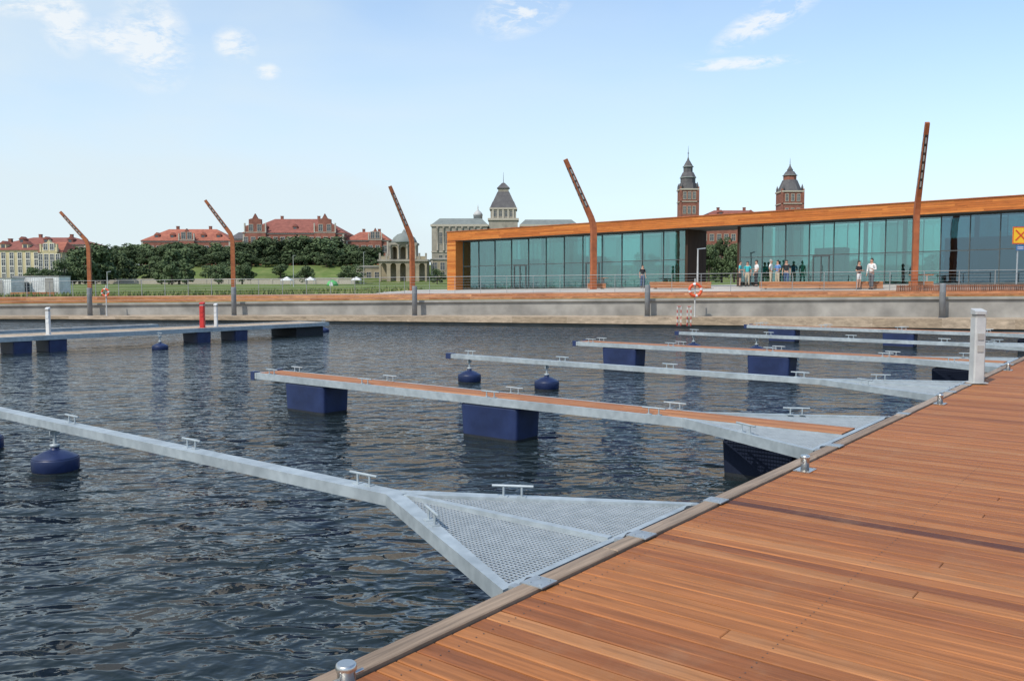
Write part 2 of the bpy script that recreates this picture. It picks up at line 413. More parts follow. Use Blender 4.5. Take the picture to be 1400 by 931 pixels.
# ------------------------------------------------------------------ mooring fingers
def clip_grating(poly,z,sp=.036,w=.0075,h=.008):
    m=MB(); n=len(poly)
    for ax in (0,1):
        lo=min(p[ax] for p in poly); hi=max(p[ax] for p in poly)
        c=lo+sp*.5
        while c<hi:
            hits=[]
            for i in range(n):
                a=poly[i]; b_=poly[(i+1)%n]
                if (a[ax]-c)*(b_[ax]-c)<0:
                    t_=(c-a[ax])/(b_[ax]-a[ax]); hits.append(a[1-ax]+t_*(b_[1-ax]-a[1-ax]))
            if len(hits)>=2:
                q0,q1=min(hits),max(hits)
                if ax==0: m.box(c-w/2,c+w/2,q0,q1,z-h,z)
                else: m.box(q0,q1,c-w/2,c+w/2,z-h,z-.0015)
            c+=sp
    return m
cm=MB()
for y in (-.075,.075):
    cm.tube((0,y,0),(0,y,.085),.010,n=8); cm.box(-.03,.03,y-.035,y+.035,0,.008)
cm.tube((0,-.17,.09),(0,.17,.09),.012,n=8)
CLEAT=cm.mesh('cleat',[GALV])
bm_=MB()
bm_.lathe([(.20,-.95),(.265,-.85),(.272,-.64),(.272,-.635)],28,(0,0,0),1)
bm_.lathe([(.272,-.635),(.278,-.63),(.280,-.49),(.276,-.475)],28,(0,0,0),0)
bm_.lathe([(.276,-.475),(.262,-.462),(.15,-.405),(.07,-.375)],28,(0,0,0),0)
bm_.lathe([(.07,-.375),(.055,-.37),(.05,-.33)],20,(0,0,0),0)
BUOY=bm_.mesh('buoy',[BLUE,SLIME])
sm=MB(); sm.tube((0,0,-.34),(0,0,-.10),.022,n=10); sm.lathe([(.06,-.34),(.06,-.31),(.03,-.30)],12,(0,0,0)); sm.beam((-.06,0,-.16),(.06,0,-.16),.03,.05)
STEM=sm.mesh('stem',[GALV])
def float_mesh(a,b_,top=-.125):
    m=MB(); x=a/2; y=b_/2
    zs=[(.90,-1.0),(.96,-.61),(.962,-.60),(1.0,top-.035),(.97,top)]
    n=32; b0=len(m.v)
    for kk,z in zs:
        for i in range(n):
            g_=2*math.pi*(i+.5)/n; c=math.cos(g_); s_=math.sin(g_); e=.14
            m.v.append((x*kk*math.copysign(abs(c)**e,c),y*kk*math.copysign(abs(s_)**e,s_),z))
    for r_ in range(len(zs)-1):
        for i in range(n):
            j=(i+1)%n
            m.face([b0+r_*n+i,b0+r_*n+j,b0+(r_+1)*n+j,b0+(r_+1)*n+i],1 if r_==0 else 0,False)
    m.face([b0+(len(zs)-1)*n+i for i in range(n)],0,False)
    return m
fm=float_mesh(.62,1.12)
FLOAT=fm.mesh('float',[BLUE,SLIME])
DNAVY=mat('shaded_navy_plastic',(.008,.013,.03),(.012,.018,.038),rough=.7,spec=.2)  # darker copy of the navy plastic, shade under the grating put into colour
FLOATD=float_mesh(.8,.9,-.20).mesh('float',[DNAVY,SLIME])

LEN=11.15
def hinges(parent,half,center=True):
    xs=[-half+.08,half-.08]+([0] if center else [])
    hg=MB()
    hg.box(-.075,.075,-.27,-.12,.066,.074); hg.box(-.075,.075,-.13,-.121,-.03,.066)
    hg.tube((-.10,-.06,-.01),(.10,-.06,-.01),.026,n=12); hg.box(-.03,.03,-.12,.0,-.03,.015)
    for dx in (-.045,.045):
        for dy in (-.235,-.165): hg.lathe([(.009,0),(.008,.006)],6,(dx,dy,.074),0,False)
    hm=hg.mesh('hinge',[HNG])
    rb=MB(); rb.lathe([(.045,-.09),(.058,-.08),(.058,.01),(.045,.025)],12,(0,-.055,0)); rm=rb.mesh('rubber_bush',[BLACK])
    for x in xs:
        h=place('hinge',hm,parent,(x,0,0)); place('rubber_bush',rm,h,(.13 if x<0.5 else -.13,.0,-.005))
def thin_finger():
    r=thing('mooring_finger','narrow galvanised steel mooring finger with triangular grating, carried by navy buoys','mooring finger',group='mooring fingers along the boardwalk')
    m=MB(); H=1.24; ap=2.05; B=-.10; hb=.085
    m.box(-hb,hb,ap,LEN,B,0)
    for sgn in (-1,1):
        m.hexa([(sgn*hb,ap+.12,B),(sgn*.02,ap-.05,B),(sgn*(H-.075),.0,B),(sgn*H,.0,B),(sgn*hb,ap+.12,.003),(sgn*.02,ap-.05,.003),(sgn*(H-.075),.0,.003),(sgn*H,.0,.003)])
    m.box(-H+.07,H-.07,.0,.05,B,-.002)
    m.box(-.03,.03,.05,ap-.04,-.06,.010)
    m.obj('frame',[GALV],r)
    for sg in (-1,1):
        poly=[(sg*.03,.05),(sg*(H-.10),.05),(sg*.03,ap-.10)]
        clip_grating(poly,-.018).obj('grating',[GRAT],r)
    for y in (2.57,5.24,7.9,10.6): place('cleat',CLEAT,r,(0.04,y,0))
    ang=math.atan2(H-.06,ap)
    for sg in (-1,1): place('cleat',CLEAT,r,(sg*.48,1.27,.003),rot=(0,0,sg*ang))
    for y in (8.3,10.6):
        bo=place('buoy',BUOY,r,(0,y,0)); place('stem',STEM,bo,(0,0,0))
    c=MB(); c.box(-.095,.095,LEN-.02,LEN+.14,B-.02,.015); c.obj('end_fender',[BLUE],r)
    hinges(r,H)
    return r
def wood_finger():
    r=thing('mooring_finger','timber-decked steel mooring finger standing on square navy floats','mooring finger',group='mooring fingers along the boardwalk')
    m=MB(); H=1.46; hw=.33; ap=2.05; B=-.12
    for sg in (-1,1):
        m.box(*sorted((sg*hw,sg*(hw-.05))),ap,LEN,B,0)
        m.hexa([(sg*hw,ap+.02,B),(sg*(hw-.05),ap,B),(sg*(H-.08),.0,B),(sg*H,.0,B),(sg*hw,ap+.02,.003),(sg*(hw-.05),ap,.003),(sg*(H-.08),.0,.003),(sg*H,.0,.003)])
        m.box(*sorted((sg*(hw-.07),sg*(hw-.045))),.07,ap-.02,-.09,-.004)
    m.box(-H+.08,H-.08,.0,.06,B,-.003)
    y=ap+.8
    while y<LEN: m.box(-hw+.05,hw-.05,y,y+.05,B+.01,-.04); y+=1.2
    m.box(-hw,hw,LEN-.01,LEN+.05,B,-.002)
    m.obj('frame',[GALV],r)
    d=MB(); nb=4; bw=(2*(hw-.075))/nb
    for i in range(nb):
        y=.08
        while y<LEN-.05:
            l=min(R.uniform(2.2,3.2),LEN-.02-y); x=-hw+.075+i*bw
            d.plank(x+.003,x+bw-.003,y,y+l-.004,-.035,.004,0,R.random(),.003); y+=l
    d.obj('deck_boards',[ARMW],r)
    for sg in (-1,1):
        poly=[(sg*(hw-.045),.06),(sg*(H-.11),.06),(sg*(hw-.045),ap-.12)]
        clip_grating(poly,-.018).obj('grating',[GRAT],r)
    for y in (2.5,5.3,8.1,10.7):
        for sg in (-1,1): place('cleat',CLEAT,r,(sg*(hw-.03),y,0))
    ang=math.atan2(H-hw,ap)
    for sg in (-1,1): place('cleat',CLEAT,r,(sg*.83,1.0,.003),rot=(0,0,sg*ang))
    for y in (9.75,5.35): place('float',FLOAT,r,(0,y,0))
    place('float',FLOATD,r,(0,1.05,0))["label"]='navy float with shade put into its colour'
    for sg in (-1,1):
        c=MB(); x0,x1=sorted((sg*(hw+.01),sg*(hw-.12))); c.box(x0,x1,LEN+.05,LEN+.17,B-.02,.02); c.obj('end_fender',[BLUE],r)
    hinges(r,H,False)
    return r
TF=thin_finger(); TF.location=uv(5.0,3.0,ARM); TF.rotation_euler=(0,0,PHI)
WF=wood_finger(); WF.location=uv(10.4,3.0,ARM); WF.rotation_euler=(0,0,PHI)
copy_thing(TF,uv(15.75,3.0,ARM),PHI); copy_thing(WF,uv(21.6,3.0,ARM),PHI)
copy_thing(TF,uv(27.8,3.0,ARM),PHI); copy_thing(WF,uv(34.2,3.0,ARM),PHI)

bo=MB()
bo.box(-.10,.10,-.075,.075,0,.008)
bo.lathe([(.038,.008),(.038,.105),(.043,.11),(.045,.122),(.043,.134),(.036,.14)],20)
bo.tube((-.09,0,.08),(.09,0,.08),.009,n=8)
for x in (-.08,.08):
    for y in (-.055,.055): bo.lathe([(.010,.008),(.009,.015)],6,(x,y,0),0,False)
BM=bo.mesh('mooring_bollard',[STEEL])
for uu in (2.30,7.72,13.15,19.0,24.7,31.0,37.4):
    thing('mooring_bollard','short stainless steel mooring bollard bolted to the timber deck edge','bollard',uv(uu,2.66,DECK+.002),PHI,'bollards along the deck edge',BM)

def pedestal(u_,v_,z,h=1.25,mt=PEDM,lab='pale grey square service pedestal with slanted cap on the timber deck',s=1.0):
    r=thing('service_pedestal',lab,'service pedestal',uv(u_,v_,z),PHI-.9)
    a=.092*s; c=.02*s
    def oct_(m,z0,z1_,a,c,slant=0):
        P=[(a-c,-a),(a,-a+c),(a,a-c),(a-c,a),(-a+c,a),(-a,a-c),(-a,-a+c),(-a+c,-a)]
        b=len(m.v)
        for (x,y) in P: m.v.append((x,y,z0))
        for (x,y) in P: m.v.append((x,y,z1_+slant*y))
        for i in range(8): j=(i+1)%8; m.face([b+i,b+j,b+8+j,b+8+i])
        m.face([b+i for i in range(8)][::-1]); m.face([b+8+i for i in range(8)])
    m=MB(); oct_(m,0,.012,.14*s,.02); oct_(m,.012,h-.16,a,c); m.obj('body',[mt],r)
    m=MB(); oct_(m,h-.16,h-.10,a*.85,c); m.obj('lamp',[LIGHTG],r)
    m=MB(); oct_(m,h-.10,h-.03,a*1.05,c,.25); m.obj('cap',[mt],r)
    for zz in (h*.42,h*.58):
        m=MB(); m.plank(-.05,.05,-.105*s,-.0925*s,zz,zz+.11); m.obj('socket_cover',[LIGHTG if mt is PEDM else mt],r)
    return r
pedestal(16.14,2.72,DECK+.02)

# ------------------------------------------------------------------ pontoons on the opposite side
def pontoon(u0,u1,v0,v1,z,fl,lab):
    p=thing('floating_pontoon',lab,'pontoon')
    m=MB(); uu=u0
    while uu<u1-.1:
        m.plank(uu,uu+.18,v0+.1,v1-.1,z-.04,z,0,R.random(),.004); uu+=.186
    m.obj('deck_boards',[LEDGEW],p,rz=PHI)
    m=MB(); m.box(u0,u1,v0,v0+.1,z-.14,z+.02); m.box(u0,u1,v1-.1,v1,z-.14,z+.02); m.box(u1,u1+.1,v0,v1,z-.14,z+.02); m.obj('frame',[GALV],p,rz=PHI)
    for uu in fl:
        x,y,_=uv(uu,v0+.6); place('float',FLOAT,p,(x,y,z-.01),rz=PHI)
    return p
p=pontoon(2,25.8,30.8,33.0,.56,(4.6,9.3,12.74,13.9,19.57,21.3),'timber-decked floating pontoon on square navy floats')
m=MB(); m.box(24.2,25.7,31.0,32.8,-.2,.41); m.obj('end_block',[SLIME],p,rz=PHI)
pontoon(8,20.6,36.2,37.0,.50,(16.4,),'narrow floating pontoon lying low on the water')
pedestal(19.9,31.5,.56,1.05,RED,'short red service pedestal on the floating pontoon')
pedestal(20.65,31.7,.56,.98,WHITE,'white service pedestal on the floating pontoon',.7)
pedestal(13.86,31.5,.56,.98,WHITE,'white service pedestal on the floating pontoon',.7)
for (uu,vv) in ((16.6,29.0),(27.3,32.9)):
    r=thing('mooring_buoy','navy mooring buoy with steel stem floating on the water','buoy',uv(uu,vv,ARM-.05),PHI,'loose mooring buoys')
    place('float_body',BUOY,r); place('stem',STEM,r); place('cleat',CLEAT,r,(0,0,-.10))

# ------------------------------------------------------------------ posts along the lower quay
gp=MB(); gp.lathe([(.19,0),(.19,.02)],20); gp.lathe([(.15,.02),(.15,1.7),(.14,1.74)],24); gp.lathe([(.155,1.30),(.155,1.34)],24)
GPM=gp.mesh('quay_post',[mat('grey_painted_steel',(.23,.24,.25),(.18,.19,.2),rough=.5)])
for px in (123,320,567,885,1288):
    r_=(px-700)/1180; Y=50.
    for _ in range(6): Y=Q(r_*Y)+1.9
    X=r_*Y
    thing('quay_light_post','round grey steel light post standing on the quay edge','light post',(X,Y,zl(X)-.035),0,'grey light posts along the quay',GPM)

for X in (8.85,9.35):
    r=thing('safety_ladder','red and white striped handrail of a quay ladder','ladder',(X,Q(X)+.0,0),0,'quay ladders')
    m=MB()
    for i in range(6):
        for dx in (-.10,.10): m.tube((dx,-.1,.1+i*.17),(dx,-.1,.1+(i+1)*.17),.022,n=8,m=i%2)
    m.tube((-.10,-.1,1.12),(.10,-.1,1.12),.02,n=8,m=0); m.obj('handrail',[RED,WHITE],r)
    for i in range(4):
        m=MB(); m.tube((-.10,-.1,.12+.2*i),(.10,-.1,.12+.2*i),.010,n=6); m.obj('rung',[GALV],r)
def lifebuoy(X,d,s,lab):
    Y=Q(X)+d
    r=thing('lifebuoy_stand',lab,'lifebuoy',(X,Y,gz(X,Y)-.03),0,'lifebuoy stands')
    zc=1.45
    m=MB(); m.tube((0,.06,0),(0,.06,zc+.5*s+.1),.035,n=10); m.box(-.12,.12,-.05,.17,0,.012); m.box(-.25,.25,.03,.05,zc-.02,zc+.02); m.obj('post',[PEDM],r)
    m=MB(); m.torus((0,-.04,zc),.30*s,.075*s,n=32,k=10,mfun=lambda i:1 if (i%8) in (0,1) else 0); m.obj('lifebuoy',[ORANGE,WHITE],r)
lifebuoy(9.9,1.2,1.05,'orange and white lifebuoy hung on a grey post')
lifebuoy(-25.3,1.4,.7,'orange and white lifebuoy hung on a grey post')

# ------------------------------------------------------------------ railings
rp=MB(); rp.box(-.012,.012,-.03,.03,0,1.06); rp.box(-.05,.05,-.05,.05,0,.01)
RPM=rp.mesh('post',[RAILM])
X=-62
while X<44:
    Xa,Xb=X,min(X+10,44)
    n=6
    pts=[]
    for i in range(n+1):
        x=Xa+(Xb-Xa)*i/n; y=Q(x)+6.75; pts.append(Vector((x,y,gz(x,y)+.03)))
    o=pts[0].copy()
    r=thing('railing','galvanised steel railing with thin rails at the terrace edge','railing',tuple(o),0,'terrace edge railings')
    for q in pts[:-1]: place('post',RPM,r,tuple(q-o))
    m=MB()
    for a,b_ in zip(pts[:-1],pts[1:]):
        m.tube(a-o+Vector((0,0,1.08)),b_-o+Vector((0,0,1.08)),.018,n=6)
    m.obj('handrail',[RAILM],r)
    m=MB()
    for a,b_ in zip(pts[:-1],pts[1:]):
        for h in (.18,.36,.54,.72,.9): m.tube(a-o+Vector((0,0,h)),b_-o+Vector((0,0,h)),.005,n=4,caps=False)
    m.obj('rail_wires',[RAILM],r)
    X+=10

# ------------------------------------------------------------------ leaning lamps
def lamp(px,Y,lean,height,kink=.52,grp='leaning lamps along the promenade'):
    X=(px-700)/1180*Y; z=gz(X,Y)
    lx,ly=lean; hl=math.hypot(lx,ly)
    r=thing('street_lamp','tall rusty orange lamp mast bent over at mid height','street lamp',(X,Y,z),math.atan2(ly,lx),grp)
    H=height; k0=H*kink
    pts=[(0,0),(0,k0-.6),(.02,k0-.25),(.09,k0+.1),(.22,k0+.45)]
    tx,tz=hl,H
    pts.append((.22+(tx-.22)*.5,k0+.45+(tz-k0-.45)*.5)); pts.append((tx,tz))
    m=MB(); ws=[.42,.40,.40,.39,.38,.33,.27]; th=[.30,.30,.29,.29,.28,.25,.22]
    n=len(pts); rings=[]
    for i,(x,zz) in enumerate(pts):
        a=pts[max(0,i-1)]; c=pts[min(n-1,i+1)]
        dx,dz=c[0]-a[0],c[1]-a[1]; l=math.hypot(dx,dz); nx,nz=dz/l,-dx/l
        b0=len(m.v); rings.append(b0); w_=ws[i]/2; t_=th[i]/2; c_=.02
        for (p_,q_) in ((w_,t_-c_),(w_-c_,t_),(-w_+c_,t_),(-w_,t_-c_),(-w_,-t_+c_),(-w_+c_,-t_),(w_-c_,-t_),(w_,-t_+c_)):
            m.v.append((x+nx*p_,q_,zz+nz*p_))
    for i in range(n-1):
        for j in range(8):
            k=(j+1)%8; m.face([rings[i]+j,rings[i]+k,rings[i+1]+k,rings[i+1]+j])
    m.face([rings[0]+j for j in range(8)][::-1]); m.face([rings[-1]+j for j in range(8)])
    m.obj('mast',[CORTEN],r)
    a=Vector((pts[4][0],0,pts[4][1])); c=Vector((tx,0,tz)); d=(c-a).normalized(); nn=Vector((d.z,0,-d.x))
    A=a+(c-a)*.18; B=a+(c-a)*.86
    TS=[(.04+.16*i,.04+.16*i+.11) for i in range(6)]
    for sg in (-1,1):
        pm=MB(); pm.beam(A+Vector((0,sg*.134,0)),B+Vector((0,sg*.115,0)),.012,.20,0,w1=.012,h1=.16)
        po=pm.obj('lamp_panel',[DARK],r)
        for t0,t1 in TS:
            lm=MB(); off0=sg*(.1405-.019*t0); off1=sg*(.1405-.019*t1)
            lm.beam(A+(B-A)*t0+Vector((0,off0,0)),A+(B-A)*t1+Vector((0,off1,0)),.006,.09); lm.obj('lamp_glass',[LIGHTG],po)
    pm=MB(); pm.beam(A+nn*.180,B+nn*.150,.15,.012); po=pm.obj('lamp_panel',[DARK],r)
    for t0,t1 in TS:
        lm=MB(); q=A+(B-A)*t0+nn*(.187-.03*t0); q2=A+(B-A)*t1+nn*(.187-.03*t1)
        lm.beam(q,q2,.08,.006); lm.obj('lamp_glass',[LIGHTG],po)
    bs=MB(); bs.box(-.35,.35,-.3,.3,0,.03); bs.obj('base_plate',[CORTEN],r)
    return r
lamp(1249,49,(-.50,-2.0),9.0,kink=.50)
lamp(811,60.6,(-2.05,-.8),8.9,kink=.51)
lamp(564,77,(-1.75,-1.2),9.1,kink=.50)
lamp(320,84.7,(-2.4,-.5),9.0,kink=.60)
lamp(124,93,(-2.8,-.2),8.9,kink=.61)

def bench(px,Y,L_,lab='long orange timber bench on the terrace',rz=0,h=.45):
    X=(px-700)/1180*Y
    r=thing('timber_bench',lab,'bench',(X,Y,gz(X,Y)+.03),rz,'timber benches')
    m=MB()
    for i in range(4): m.plank(-L_/2,L_/2,-.3+i*.155,-.3+i*.155+.145,h-.05,h,0,R.random(),.004)
    for i in range(3): m.plank(-L_/2,L_/2,-.33,-.31,.05+i*.12,.05+i*.12+.11,0,R.random(),.0)
    m.obj('seat',[BANDW],r)
    n=max(2,int(L_/2))
    for i in range(n):
        m=MB(); x=-L_/2+.3+(L_-.7)*i/(n-1); m.box(x,x+.1,-.28,.28,0,h-.052); m.obj('support',[CONC],r)
bench(817,61.6,1.4,'low orange timber box seat at the lamp foot',-.4,.8)
bench(1258,50.3,1.3,'low orange timber box seat at the lamp foot',-.45,.8)
bench(1120,52.3,7.0,rz=-.35); bench(38,76,2.6); bench(930,57.3,4,rz=-.3)
bench(60,70,2.2)
X0=20.9; X1=33
r=thing('slatted_fence','low brown timber slat barrier along the terrace edge','fence',(X0,Q(X0)+4.7,gz(X0,Q(X0)+4.7)),0)
m=MB(); x=X0
while x<X1:
    y=Q(x)+4.7; z=gz(x,y); m.box(x-X0-.03,x-X0+.03,y-Q(X0)-4.7-.02,y-Q(X0)-4.7+.02,z-gz(X0,Q(X0)+4.7)+.02,z-gz(X0,Q(X0)+4.7)+.48,0,R.random()); x+=.085
for h in (.12,.40):
    a=Vector((0,.04,h)); b_=Vector((X1-X0,Q(X1)-Q(X0)+.04,h+gz(X1,Q(X1)+4.7)-gz(X0,Q(X0)+4.7))); m.beam(a,b_,.04,.06,0,.3)
m.obj('slats',[mat('brown_timber_slats',(.27,.12,.065),(.21,.09,.05),rough=.7,tone=True)],r)

# ------------------------------------------------------------------ glass pavilion
AX,AY,AZ=-5.67,76.0,1.69; BR=math.atan2(-.593,.805); SH=.0143
bl=thing('glass_pavilion','long low pavilion of teal glass framed in orange timber cladding','building',(AX,AY,AZ),BR)
HT=5.09; FB=4.30; LNG=62; DEP=4.3; SL=22.1; SR=26.3
m=MB()
m.box(.03,LNG,.03,DEP,FB+.02,HT-.03,1)
def boards(m,x0,x1,z0,z1,y,nb):
    h=(z1-z0)/nb
    for i in range(nb):
        x=x0
        while x<x1:
            l=min(R.uniform(2.5,4.5),x1-x)
            tn=R.random()*.7+ (.3 if i==nb-1 else 0)
            m.box(x+.003,x+l-.003,y-.03,y+.0,z0+i*h+.004,z0+(i+1)*h-.004,0,tn)
            x+=l
boards(m,0,LNG,FB,HT,0.03,6)
for i in range(6):
    h=(HT-FB)/6; m.box(-.03,.027,.0,DEP,FB+i*h+.004,FB+(i+1)*h-.004,0,R.random())
m.box(-.05,LNG,-.06,DEP+.05,HT-.03,HT+.03,2)
m.box(.03,LNG,.04,DEP,FB-.03,FB+.018,1)
m.shear(SH); m.obj('roof',[CLADW,CONCD,CORTEN],bl)
m=MB(); m.box(.03,.92,.06,DEP,-.05,FB-.035,1)
for i in range(30):
    z=i*.142; m.box(0,.95,.0,.055,z+.003,z+.139,0,R.random()); m.box(-.03,-.002,.0,DEP,z+.003,z+.139,0,R.random())
m.box(.921,.95,.056,1.6,0,FB-.04,0,.5)
m.shear(SH); m.obj('end_wall',[CLADW,CONCD],bl)
DW=mat('dark_timber_wall',(.06,.035,.022),(.04,.024,.016),rough=.8,scale=3,sv=(1,1,.2),spec=.2)
for (x0,x1) in ((SL+.01,SL+.21),(SR-.21,SR-.01),(LNG-.2,LNG)):
    m=MB(); m.box(x0,x1,1.0,DEP,-.05,FB-.035,0); m.shear(SH); m.obj('wall',[DW],bl)
m=MB(); m.box(.95,SL,1.12,DEP-.12,-.04,.06); m.shear(SH); m.obj('floor',[INTW],bl)
m=MB(); m.box(SR,LNG-.21,1.12,DEP-.12,-.04,.06); m.shear(SH); m.obj('floor',[INTW],bl)
for (x0,x1) in ((5.2,7.2),(12.3,13.8),(31.0,33.0),(50.,55.)):
    m=MB(); m.box(x0,x1,2.6,3.8,.061,2.6); m.shear(SH); m.obj('partition',[DW],bl)
m=MB(); m.box(39.2,47.5,2.2,2.4,.061,2.9); m.shear(SH); m.obj('partition',[DW],bl)
cmn=MB(); cmn.lathe([(.14,0),(.14,FB-.1)],12); cmnm=cmn.mesh('column',[CONC])
for s in (3.8,8.8,13.4,18.,29.5,34.5,36.9,41.,45.,48.5,53.5): place('column',cmnm,bl,(s,2.0,SH*s+.062))
def panel(wd,mt,door=False):
    gl=MB(); gl.box(.03,wd-.03,1.03,1.04,.12,FB-.05)
    f=MB()
    f.box(-.028,.028,.97,1.10,0,FB-.036); f.box(.028,wd-.028,.98,1.09,0,.12); f.box(.028,wd-.028,1.0,1.09,2.05,2.11); f.box(.028,wd-.028,.99,1.09,FB-.12,FB-.036)
    if door:
        for x in (.25,wd-.33): f.box(x,x+.08,.98,1.028,.12,2.05)
        f.box(.33,wd-.33,.98,1.028,1.97,2.05); f.box(wd/2-.03,wd/2+.03,.98,1.028,.12,1.97)
        f.tube((wd/2+.08,.93,.8),(wd/2+.08,.93,1.4),.015,n=6)
    return gl.mesh('window',[mt]),f.mesh('window_frame',[WINF])
wl=(SL-.95)/12; wr_=(LNG-.3-SR)/22
PL=panel(wl,TEALG); PLD=panel(wl,TEALG,True)
PR=panel(wr_,TEALG); PRD=panel(wr_,TEALG,True); PRB=panel(wr_,BLUEG)
def rear(wd):
    gl=MB(); gl.box(.03,wd-.03,DEP-.08,DEP-.07,.12,FB-.05)
    f=MB(); f.box(-.024,.024,DEP-.11,DEP,0,FB-.036); f.box(.024,wd-.024,DEP-.1,DEP-.02,0,.12); f.box(.024,wd-.024,DEP-.1,DEP-.02,2.05,2.10)
    return gl.mesh('window',[TEALG]),f.mesh('window_frame',[WINF])
RL=rear(wl); RR=rear(wr_)
for i in range(12):
    s=.95+i*wl; q=PLD if i in (3,7) else PL
    wo=place('window',q[0],bl,(s,0,SH*s)); place('window_frame',q[1],wo)
    wo=place('window',RL[0],bl,(s,0,SH*s)); place('window_frame',RL[1],wo)
for i in range(22):
    s=SR+i*wr_; q=PRD if i==3 else (PRB if 8<=i<=12 else PR)
    wo=place('window',q[0],bl,(s,0,SH*s)); place('window_frame',q[1],wo)
    wo=place('window',RR[0],bl,(s,0,SH*s)); place('window_frame',RR[1],wo)

# ------------------------------------------------------------------ background buildings
def win_mesh(w_,h_,trim=TRIM):
    m=MB()
    m.box(-w_/2,w_/2,-.04,0.0,0,h_,0)
    fw=.14
    m.box(-w_/2-fw,-w_/2,-.12,.0,-fw,h_+fw,1); m.box(w_/2,w_/2+fw,-.12,.0,-fw,h_+fw,1)
    m.box(-w_/2,w_/2,-.12,0,-fw,0,1); m.box(-w_/2,w_/2,-.12,0,h_,h_+fw,1)
    m.box(-.04,.04,-.08,-.041,0,h_,1); m.box(-w_/2,-.04,-.08,-.041,h_*.6,h_*.6+.07,1); m.box(.04,w_/2,-.08,-.041,h_*.6,h_*.6+.07,1)
    return m.mesh('window',[WING,trim])
def house(name,label,X0,X1,Y,dep,zb,ze,wallm,roofm,rh,rows_,cols,wm_,trim=TRIM,hip=True,gables=(),dormers=0,z0w=None,over=.4,cat='building',chim=True):
    o=((X0+X1)/2,Y,zb); w_=(X1-X0)/2; H=ze-zb
    r=thing(name,label,cat,o)
    m=MB(); m.box(-w_,w_,0,dep,0,H,0); m.box(-w_-.15,w_+.15,-.15,dep+.15,H-.4,H-.003,1)
    for xx in (-w_,w_-.6): m.box(xx,xx+.6,-.1,-.001,0,H-.41,1)
    m.obj('wall',[wallm,trim],r)
    m=MB(); e=over; hx=min(w_*.5,dep*.5) if hip else 0
    P=[(-w_-e,-e,H),(w_+e,-e,H),(w_+e,dep+e,H),(-w_-e,dep+e,H),(-w_+hx,dep/2,H+rh),(w_-hx,dep/2,H+rh)]
    b0=len(m.v); m.v+=P
    for q in ((0,1,5,4),(1,2,5),(2,3,4,5),(3,0,4),(3,2,1,0)): m.face([b0+i for i in q])
    ro=m.obj('roof',[roofm],r)
    if chim:
        for dx in (-.4,.35):
            m=MB(); m.box(w_*dx,w_*dx+.9,dep*.55,dep*.55+.9,H+rh*.6,H+rh+1.0,0); m.box(w_*dx-.08,w_*dx+.98,dep*.55-.08,dep*.55+.98,H+rh+1.0,H+rh+1.15,0); m.obj('chimney',[BRICK],ro)
    for (gx,gw,gh) in gables:
        gm=MB(); gx-=o[0]
        gm.box(gx-gw,gx+gw,-.7,2.0,0,H+.3,0)
        gm.prism([(gx-gw,H+.3),(gx-gw,H+gh*.35),(gx-gw*.62,H+gh*.40),(gx-gw*.6,H+gh*.7),(gx-gw*.25,H+gh*.75),(gx,H+gh),(gx+gw*.25,H+gh*.75),(gx+gw*.6,H+gh*.7),(gx+gw*.62,H+gh*.40),(gx+gw,H+gh*.35),(gx+gw,H+.3)],-.7,.4,0)
        for k in (-1,1): gm.box(gx+k*gw-.2,gx+k*gw+.2,-.9,-.3,H,H+gh*.35+1.0,1)
        gm.box(gx-gw,gx+gw,-.82,-.702,H,H+.25,1)
        gm.obj('gable',[wallm,trim],r)
        for k in (-.4,.4): place('window',wm_,r,(gx+gw*k,-.71,H+.6))
    if dormers:
        dm=MB(); dm.box(-.8,.8,0,2.2,0,1.3,0); dm.prism([(-1.0,1.3),(1.0,1.3),(0,2.2)],-.15,2.6,1); dm.box(-.5,.5,-.06,-.005,.25,1.15,2)
        dme=dm.mesh('dormer',[wallm,roofm,WING])
        for i in range(dormers):
            x=-w_+2+ (2*w_-4)*(i+.5)/dormers
            place('dormer',dme,ro,(x,dep*.12,H+rh*.18))
    z0w=z0w if z0w is not None else 1.2
    for j in range(rows_):
        for i in range(cols):
            x=-w_+(2*w_)*(i+.5)/cols; z=z0w+(H-z0w-.4)*j/rows_
            if any(abs(x+o[0]-gx)<gw+.3 for gx,gw,gh in gables):
                place('window',wm_,r,(x,-.71,z)); continue
            place('window',wm_,r,(x,-.005,z))
    return r
W1=win_mesh(1.0,1.6,WTRIM); W2=win_mesh(1.3,2.2)
house('apartment_building','long cream rendered apartment building with rows of white windows',-170,-129.5,238,14,1.9,11.2,CREAM,MAROOF,2.4,4,18,W1,dormers=6,trim=CREAM)
house('apartment_building','cream gabled apartment house with red roof beside trees',-129.3,-123.0,237,12,1.9,10.6,CREAM,REDROOF,3.0,4,4,W1,gables=((-126.2,2.2,3.4),),trim=CREAM,chim=False)
house('apartment_building','red-roofed brick building rising behind trees',-168,-140,285,14,8,14.8,BRICK,MAROOF,2.6,2,9,W2,dormers=3)
house('red_roofed_building','long brick building with orange tiled roof and dormers',-129,-98,302,14,8,16.8,BRICK,REDROOF,4.4,2,13,W2,gables=((-113,2.6,4.2),),dormers=5)
house('red_brick_office','large brick office building with maroon hipped roof and stepped gables',-93,-58,300,18,8,19.4,BRICK,MAROOF,5.4,3,14,W2,gables=((-88.5,3.6,6.6),(-64.5,3.6,6.6)),dormers=3)
house('red_roofed_building','low brick link building with grey roof between brick blocks',-98.5,-93.5,303,12,8,17.5,BRICK,SLATE,2.6,2,3,W2,chim=False)
house('red_roofed_building','brick wing with orange tiled roof beside the office building',-57.8,-43,302,14,8,17.0,BRICK,REDROOF,3.2,2,6,W2,gables=((-47.5,2.2,4.2),))
